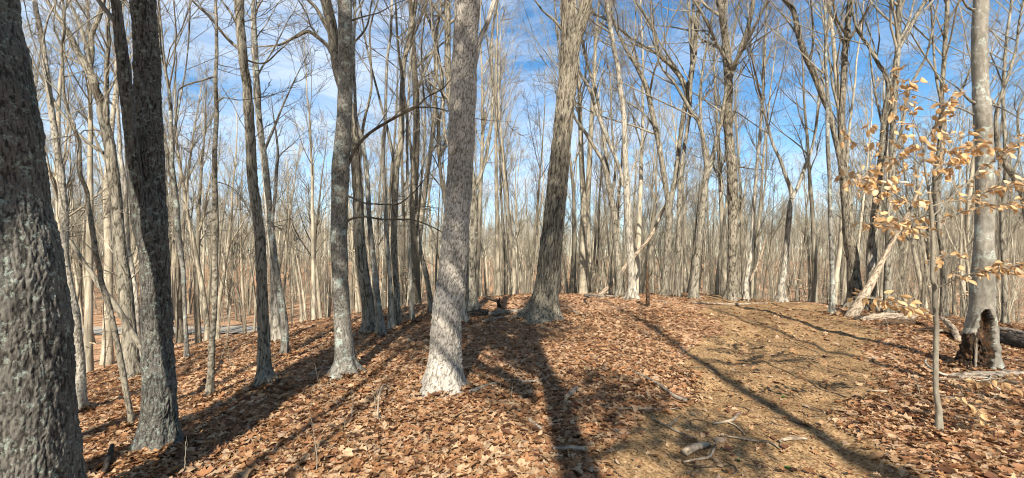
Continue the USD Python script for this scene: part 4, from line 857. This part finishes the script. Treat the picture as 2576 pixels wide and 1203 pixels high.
# the 300 that show largest are pieces of the ground
x, y = leaf_points(460, 2.75, 4.6, 1.0, 0.08)
x, y = x[:300], y[:300]
z, sx, sy = slope(x, y)
for k in range(len(x)):
    lv, lf = leaf_shape(KINDS[k % 8], rng)
    a = rng.uniform(0, 6.28); n = unit(np.array([-sx[k] + rng.normal(0, .28), -sy[k] + rng.normal(0, .28), 1.0]))
    d = np.array([math.cos(a), math.sin(a), 0.0]); d = unit(d - n * (d @ n))
    Rm = np.stack([np.cross(d, n), d, n], 1)
    size = rng.uniform(0.06, 0.115)
    lv = (lv - [0, .5, 0]) * size; lv = lv @ Rm.T
    lv[:, 2] -= lv[:, 2].min() * 0.6
    part(ground_thing, 'leaf', (lv + [x[k], y[k], z[k] + 0.022], lf), LEAVES[[0, 1, 2, 3, 5, 6, 1, 3][rng.integers(8)]])
protos = []
litter = UsdGeom.PointInstancer.Define(stage, '/World/leaf_litter')
tag(litter.GetPrim(), 'dry brown oak and maple leaves covering the forest floor', 'fallen leaves', kind='stuff')
UsdGeom.Scope.Define(stage, '/World/leaf_litter/kinds')
for k in range(24):
    lv, lf = leaf_shape(KINDS[k % 8], rng)
    p = usdkit.mesh(stage, '/World/leaf_litter/kinds/leaf_%03d' % (k + 1), (lv - [0, .5, 0], lf), LEAVES[k % 8], True)
    protos.append(p.GetPath())
litter.CreatePrototypesRel().SetTargets(protos)
xs, ys = [], []
for n, a, b, pw in ((46000, 2.6, 6.5, 1.0), (60000, 6.0, 12, 0.9), (34000, 11.0, 20, 0.9)):
    x, y = leaf_points(n, a, b, pw, 0.05); xs.append(x); ys.append(y)
for bx, by, br in BASES:                                     # leaves drifted against the trunks
    k = int(260 * br / 0.3 + 60) if by < 12 else 60
    a = rng.uniform(0, 6.28, k); d = br * rng.uniform(0.85, 1.1, k) + rng.exponential(0.09, k)
    xs.append(bx + d * np.cos(a)); ys.append(by + d * np.sin(a))
n = 16000                                                    # crumbs of leaf trodden into the path
y = 2.6 + 12 * rng.random(n) ** 1.2; x = path_center(y) + rng.normal(0, 1.1, n); ok = path_mask(x, y) > -0.2
big_n = sum(map(len, xs)); xs.append(x[ok]); ys.append(y[ok])
x, y = np.concatenate(xs), np.concatenate(ys)
z, sx, sy = slope(x, y)
for bx, by, br in BASES:
    d = np.hypot(x - bx, y - by); near = d < br + 0.5
    z = z + near * 0.075 * np.exp(-np.maximum(d - br, 0) / 0.10) * rng.random(len(x))
n = len(x)
a = rng.uniform(0, 2 * np.pi, n)
tilt = rng.normal(0, 0.27, (n, 2))
nx, ny = -sx + tilt[:, 0], -sy + tilt[:, 1]
# quaternion: turn about z by a, then tip z onto the normal
N = unit(np.stack([nx, ny, np.ones(n)], -1))
ax = np.stack([-N[:, 1], N[:, 0], 0 * a], -1); c = N[:, 2]
qw = np.sqrt((1 + c) / 2); qv = ax / (2 * qw)[:, None]
zw, zz = np.cos(a / 2), np.sin(a / 2)
Q = np.stack([qw * zw - qv[:, 2] * zz, qv[:, 0] * zw + qv[:, 1] * zz, qv[:, 1] * zw - qv[:, 0] * zz, qw * zz + qv[:, 2] * zw], -1)
sc = np.clip(0.060 * np.exp(rng.normal(0, 0.38, n)), 0.025, 0.135) * np.where(y > 10, 1.1, 1.0); sc[big_n:] = rng.uniform(0.010, 0.030, n - big_n)
litter.CreatePositionsAttr(Vt.Vec3fArray.FromNumpy(np.stack([x, y, z + np.where(np.arange(n) < big_n, rng.uniform(0.004, 0.035, n), 0.009)], -1).astype(np.float32)))
litter.CreateOrientationsAttr(Vt.QuathArray([Gf.Quath(*map(float, q)) for q in Q]))
litter.CreateScalesAttr(Vt.Vec3fArray.FromNumpy((sc[:, None] * np.ones(3)).astype(np.float32)))
litter.CreateProtoIndicesAttr(Vt.IntArray.FromNumpy(rng.integers(0, 24, n).astype(np.int32)))

# ------------------------------------------------------------------ the woods beyond
def forest_tree(seed, height, r, lean=0.03, limbs=11, spread=0.9, low=0.35, twig=(8, 9)):
    """(trunk mesh, crown mesh) of one bare forest tree with its foot at the origin."""
    rng = np.random.default_rng(seed)
    P, R = grow(np.array([[0, 0, -0.4]]), np.array([[rng.normal(0, lean), rng.normal(0, lean), 1.0]]), np.array([height]), np.array([r]), np.array([r * 0.12]), 15, 0.035, 0.03, rng)
    R[0, 0] *= 1.35
    trunk = [tubes(P, R, 8)]
    st, d, l1, r1 = spawn(P, R, np.array([height * 0.36]), limbs, low, 0.96, (0.3, 0.75), spread, rng, 0.55)
    A, RA = grow(st, d, l1, r1, np.maximum(r1 * 0.2, 0.006), 8, 0.09, 0.09, rng)
    crown = [tubes(A, RA, 4)] + crown_of(A, RA, l1, rng, ((twig[0], 0.1, 1.0, (0.35, 0.85), 0.42), (twig[1], 0.1, 1.0, (0.4, 1.0), 0.45)), 0.06, rmin=0.005)
    return join(trunk), join(crown)
UsdGeom.Scope.Define(stage, '/World/Looks')
SPEC = [(14.5, .15, .02, 10), (17, .20, .03, 12), (12, .09, .05, 8), (18, .24, .03, 12), (9, .06, .06, 7), (15, .12, .04, 9), (16, .17, .05, 11), (11, .075, .03, 8), (13, .11, .08, 9), (7, .045, .08, 6)]
MESHES = [forest_tree(500 + k, h, r, ln, lb, low=0.28 if k in (2, 4, 9) else 0.4) for k, (h, r, ln, lb) in enumerate(SPEC)]
FAR_MESHES = [forest_tree(500 + k, h, r, ln, lb, low=0.28 if k in (2, 4, 9) else 0.4, twig=(5, 4)) for k, (h, r, ln, lb) in enumerate(SPEC)]
NAMED = [(-60, 'the left edge'), (100, 'the huge dark trunk'), (180, 'the pale green trunk'), (310, 'the snapped top fork'), (390, 'the twin stemmed trunk'), (535, 'the knotty trunk'), (650, 'the close pair'),
         (860, 'the arching bough tree'), (985, 'the slim dark trunk'), (1130, 'the grey plated trunk'), (1380, 'the ridged oak'), (1590, 'the pale smooth trunk'), (1683, 'the V forked tree'), (1843, 'the lumpy oak'),
         (1975, 'the Y trunk'), (2093, 'the slim grey pole'), (2190, 'the barkless stem'), (2350, 'the leafy sapling'), (2472, 'the hollow tree'), (2640, 'the right edge')]
seen = {}
KIND_WORD = ['medium', 'tall', 'slim', 'thick', 'young', 'straight', 'leaning', 'slender', 'slanting', 'whippy']
firsts = {}
rng = np.random.default_rng(17)
placed = []
main_cols = [b for b in (1186, 1363, 1590, 1673, 1745, 1843, 1964, 2092, 2152, 2189, 2236)]
def free(x, y, dmin):
    return all((x - a) ** 2 + (y - b) ** 2 > dmin * dmin for a, b in placed)
tries = 0
while len(placed) < 270 and tries < 20000:
    tries += 1
    y = 13 + 34 * rng.random() ** 0.8; x = rng.uniform(-1.35, 1.35) * y
    c = CX + FP * x / y
    if c < -40 or c > 2620: continue
    if y < 17 and (c > 560 and c < 2300): continue
    if y < 20 and x > -3 and x < 9: continue
    rc0 = 33.5 + 0.10 * (x + 22) + 0.004 * (x + 22) ** 2
    if x < 0 and abs(y - rc0) < 2.4: continue
    if not free(x, y, 0.9): continue
    placed.append((x, y))
    k = int(rng.choice(10, p=[.12, .12, .12, .06, .12, .12, .08, .10, .06, .10]))
    z = float(ground(x, y))
    key = k
    i = max(j for j in range(len(NAMED) - 1) if NAMED[j][0] <= max(c, -50))
    cell = (k, i); seen[cell] = seen.get(cell, 0) + 1
    order = ('', 'second ', 'third ', 'fourth ')[min(seen[cell] - 1, 3)]
    lab = order + KIND_WORD[k] + ' bare tree beyond, between ' + NAMED[i][1] + ' and ' + NAMED[i + 1][1]
    grp = KIND_WORD[k] + ' bare trees beyond the near slope and the crest'
    if key not in firsts:
        t = thing('bare_tree', lab, 'tree', grp)
        usdkit.mesh(stage, str(t.GetPath()) + '/trunk', MESHES[k][0], M['far'], True)
        usdkit.mesh(stage, str(t.GetPath()) + '/crown', MESHES[k][1], M['far'], True)
        firsts[key] = t
        x2 = UsdGeom.Xformable(t); x2.GetOrderedXformOps()[0].Set(Gf.Vec3d(x, y, z))
    else:
        p = '/World/' + numbered('/World', 'bare_tree')
        xf = UsdGeom.Xform.Define(stage, p)
        xf.GetPrim().GetReferences().AddInternalReference(firsts[key].GetPath())
        xf.GetPrim().SetInstanceable(True)
        xf.ClearXformOpOrder()
        xf.GetPrim().GetAttribute('xformOp:translate').Set(Gf.Vec3d(x, y, z)) if xf.GetPrim().HasAttribute('xformOp:translate') else None
        op = xf.AddTransformOp()
        s = rng.uniform(0.85, 1.15); a = rng.uniform(0, 360)
        m = Gf.Matrix4d().SetScale(Gf.Vec3d(s, s, s * rng.uniform(0.9, 1.12))) * Gf.Matrix4d().SetRotate(Gf.Rotation(Gf.Vec3d(0, 0, 1), a)) * Gf.Matrix4d().SetTranslate(Gf.Vec3d(x, y, z))
        op.Set(m)
        tag(xf.GetPrim(), lab, 'tree', grp)
wood = UsdGeom.PointInstancer.Define(stage, '/World/distant_woods')
tag(wood.GetPrim(), 'grey brown leafless woods covering the far hills', 'woods', kind='stuff')
wp = []
for k in range(10):
    b = '/World/distant_woods/kinds/tree_%03d' % (k + 1)
    UsdGeom.Xform.Define(stage, b)
    usdkit.mesh(stage, b + '/trunk', FAR_MESHES[k][0], M['far'], True)
    usdkit.mesh(stage, b + '/crown', FAR_MESHES[k][1], M['far'], True)
    wp.append(Sdf.Path(b))
wood.CreatePrototypesRel().SetTargets(wp)
n = 4800
y = 40 + 150 * rng.random(n) ** 0.75
x = rng.uniform(-1.4, 1.4, n) * y
rc0 = 33.5 + 0.10 * (x + 22) + 0.004 * (x + 22) ** 2
ok = ~((x < 0) & (np.abs(y - rc0) < 2.6)); x, y = x[ok], y[ok]; n = len(x)
z = ground(x, y, False)
a = rng.uniform(0, 2 * np.pi, n)
s = rng.uniform(0.62, 1.0, n)
wood.CreatePositionsAttr(Vt.Vec3fArray.FromNumpy(np.stack([x, y, z], -1).astype(np.float32)))
wood.CreateOrientationsAttr(Vt.QuathArray([Gf.Quath(float(math.cos(t / 2)), 0.0, 0.0, float(math.sin(t / 2))) for t in a]))
wood.CreateScalesAttr(Vt.Vec3fArray.FromNumpy((s[:, None] * np.ones(3)).astype(np.float32)))
wood.CreateProtoIndicesAttr(Vt.IntArray.FromNumpy(rng.choice(10, n, p=[.14, .14, .10, .08, .10, .12, .10, .10, .06, .06]).astype(np.int32)))

# young stems and brush under the far trees
brush = UsdGeom.PointInstancer.Define(stage, '/World/undergrowth')
tag(brush.GetPrim(), 'thin leafless brush and young stems under the trees beyond the crest', 'undergrowth', kind='stuff')
bp_ = []
for k in range(5):
    rg = np.random.default_rng(900 + k)
    hgt = (2.2, 3.5, 4.5, 6.0, 1.5)[k]
    st = np.zeros((3 if k in (0, 4) else 1, 3)); st[:, 2] = -0.1
    P, R_ = grow(st, rg.normal(0, .22, (len(st), 3)) + [0, 0, 1.0], np.full(len(st), hgt), np.full(len(st), 0.012 + 0.004 * hgt), np.full(len(st), 0.005), 9, 0.06, 0.03, rg)
    out = [tubes(P, R_, 5)] + crown_of(P, R_, np.full(len(st), hgt), rg, ((9, 0.2, 1.0, (0.4, 1.0), 0.36), (5, 0.15, 1.0, (0.4, 1.0), 0.45)), 0.06, rmin=0.004)
    m = usdkit.mesh(stage, '/World/undergrowth/kinds/stem_%03d' % (k + 1), join(out), M['far'], True); bp_.append(m.GetPath())
brush.CreatePrototypesRel().SetTargets(bp_)
rg = np.random.default_rng(91)
n = 2000
y = 14 + 58 * rg.random(n) ** 0.9; x = rg.uniform(-1.35, 1.35, n) * y
yc = 12.8 + 4.2 * S(-4, 1.5, x) - 5.5 * S(7.5, 13, x)
rc0 = 33.5 + 0.10 * (x + 22) + 0.004 * (x + 22) ** 2
ok = (y > yc + 3.5) & (rg.random(n) < np.where(x < -0.16 * y, np.where(y > 40, 0.7, 0.10), 0.85)) & ~((x < 0) & (np.abs(y - rc0) < 2.4)) & ~((x > 4) & (x < 14) & (y < 21))
x, y = x[ok], y[ok]; n = len(x); a = rg.uniform(0, 2 * np.pi, n); sc = rg.uniform(0.7, 1.25, n)
brush.CreatePositionsAttr(Vt.Vec3fArray.FromNumpy(np.stack([x, y, ground(x, y)], -1).astype(np.float32)))
brush.CreateOrientationsAttr(Vt.QuathArray([Gf.Quath(float(math.cos(q / 2)), 0.0, 0.0, float(math.sin(q / 2))) for q in a]))
brush.CreateScalesAttr(Vt.Vec3fArray.FromNumpy((sc[:, None] * np.ones(3)).astype(np.float32)))
brush.CreateProtoIndicesAttr(Vt.IntArray.FromNumpy(rg.choice(5, n, p=[.2, .25, .2, .2, .15]).astype(np.int32)))

# ------------------------------------------------------------------ the woods behind the viewer, whose long shadows fall into the picture
def behind(x, y, r, height, seed, lean=(0.0, 0.0), low=0.58):
    rng = np.random.default_rng(seed)
    z = float(ground(x, y))
    P, R = grow(np.array([[x, y, z - 0.3]]), np.array([[lean[0], lean[1], 1.0]]), np.array([height]), np.array([r]), np.array([r * 0.15]), 16, 0.02, 0.02, rng)
    t = thing('bare_tree', 'bare tree standing behind the viewer, throwing its long shadow into the picture', 'tree', 'bare trees behind the viewer', (x, y, z))
    part(t, 'trunk', tubes(P, R, 12), M['tan'])
    st, d, l1, r1 = spawn(P, R, np.array([height * 0.36]), 8, low, 0.96, (0.3, 0.8), 0.9, rng, 0.55)
    A, RA = grow(st, d, l1, r1, np.maximum(r1 * 0.2, 0.006), 8, 0.09, 0.09, rng)
    part(t, 'crown', join([tubes(A, RA, 5)] + crown_of(A, RA, l1, rng, ((4, 0.15, 1.0, (0.35, 0.85), 0.42), (3, 0.15, 1.0, (0.4, 1.0), 0.42)))), M['twig'])
for k, (x, y, r, h, lean) in enumerate([(-3.25, -2.6, 0.20, 18, (0, 0)), (-3.86, -3.4, 0.24, 19, (-0.02, 0)), (-2.3, -4.6, 0.10, 14, (0.0, 0)), (2.45, -7.0, 0.20, 18, (0, 0)), (-5.6, -6.5, 0.17, 18, (0.03, 0)),
                                        (-8.5, -4.0, 0.16, 16, (0, 0)), (5.6, -4.5, 0.13, 17, (-0.03, 0)), (9.5, -9.0, 0.2, 19, (0, 0)), (-12.0, -9.0, 0.2, 19, (0, 0)), (-6.5, -15.0, 0.22, 20, (0, 0)),
                                        (13.0, -5.0, 0.18, 18, (0, 0)), (-10.5, 1.0, 0.15, 16, (0, 0)), (7.6, -13.5, 0.14, 18, (0.03, 0)), (-1.55, -4.2, 0.075, 12, (0.0, 0)), (-4.35, -9.5, 0.13, 17, (0, 0)), (4.4, -8.0, 0.09, 12, (-0.03, 0)), (-5.0, -4.5, 0.15, 16, (0, 0)), (-6.6, -5.5, 0.17, 17, (0.01, 0)), (-7.5, -3.0, 0.15, 15, (0, 0)), (-9.6, -6.0, 0.19, 17, (0, 0)), (-3.95, -7.5, 0.10, 17, (0, 0)), (11.0, -14.0, 0.2, 19, (0, 0))]):
    behind(x, y, r, h, 700 + k, lean)
def leafy_oak():
    rng = np.random.default_rng(77)
    x, y = 0.35, -5.0; z = float(ground(x, y))
    t = thing('oak_tree', 'oak behind the viewer still holding its brown leaves, its shade lying across the middle', 'tree', None, (x, y, z))
    pts = [[x, y, z - .3, .2], [x, y, z + 3, .17], [x - .2, y, z + 7, .15], [x - .5, y, z + 11, .10], [x - .6, y, z + 16, .02]]
    v, f, rel, _ = trunk_mesh(pts, 0.1, 16, 0.01, 26, 0.14, 9)
    part(t, 'trunk', (flat(v), f), M['tan'], True, rel.ravel())
    limbs, leaves = [], []
    for (c, rad, n) in (((-1.6, -4.6, 10.5), (3.0, 1.3, 1.5), 5600), ((0.38, -5.0, 14.0), (0.95, 0.8, 2.7), 2400), ((-2.6, -4.6, 12.9), (0.85, 0.9, 1.7), 1500), ((0.72, -4.8, 7.4), (0.8, 0.7, 0.9), 480), ((1.45, -4.8, 6.5), (0.8, 0.8, 0.7), 420)):
        c, rad = np.array(c), np.array(rad)
        m = rng.normal(size=(n, 3)); m = unit(m) * rng.random((n, 1)) ** (1 / 2.4)
        m *= (0.72 + 0.5 * meshkit.noise(unit(m) * 2.2, 4))[:, None]
        p = c + m * rad
        for q in p[::60]:
            a = np.array([x - 0.5 * min(1, (q[2] - z) / 11), y, max(z + 6, q[2] - 0.6 * np.linalg.norm(q[:2] - [x, y]) - 0.5)])
            limbs.append(np.stack([a + (q - a) * u + np.array([0, 0, .25 * math.sin(3 * u)]) for u in np.linspace(0, 1, 6)]))
        for q in p:
            lv, lf = leaf_shape('oak', rng)
            leaves.append((lv * rng.uniform(.10, .15) @ rot_to(rng.normal(size=3), np.array([.1, .2, 1.0]), rng.uniform(-2, 2)).T + q, lf))
    part(t, 'branch', tubes(np.array(limbs), np.linspace(.03, .006, 6)[None] * np.ones((len(limbs), 1)), 4), M['twig'])
    lf = part(t, 'leaves', join(leaves), LEAVES[5]); tag(lf, kind='stuff')
leafy_oak()
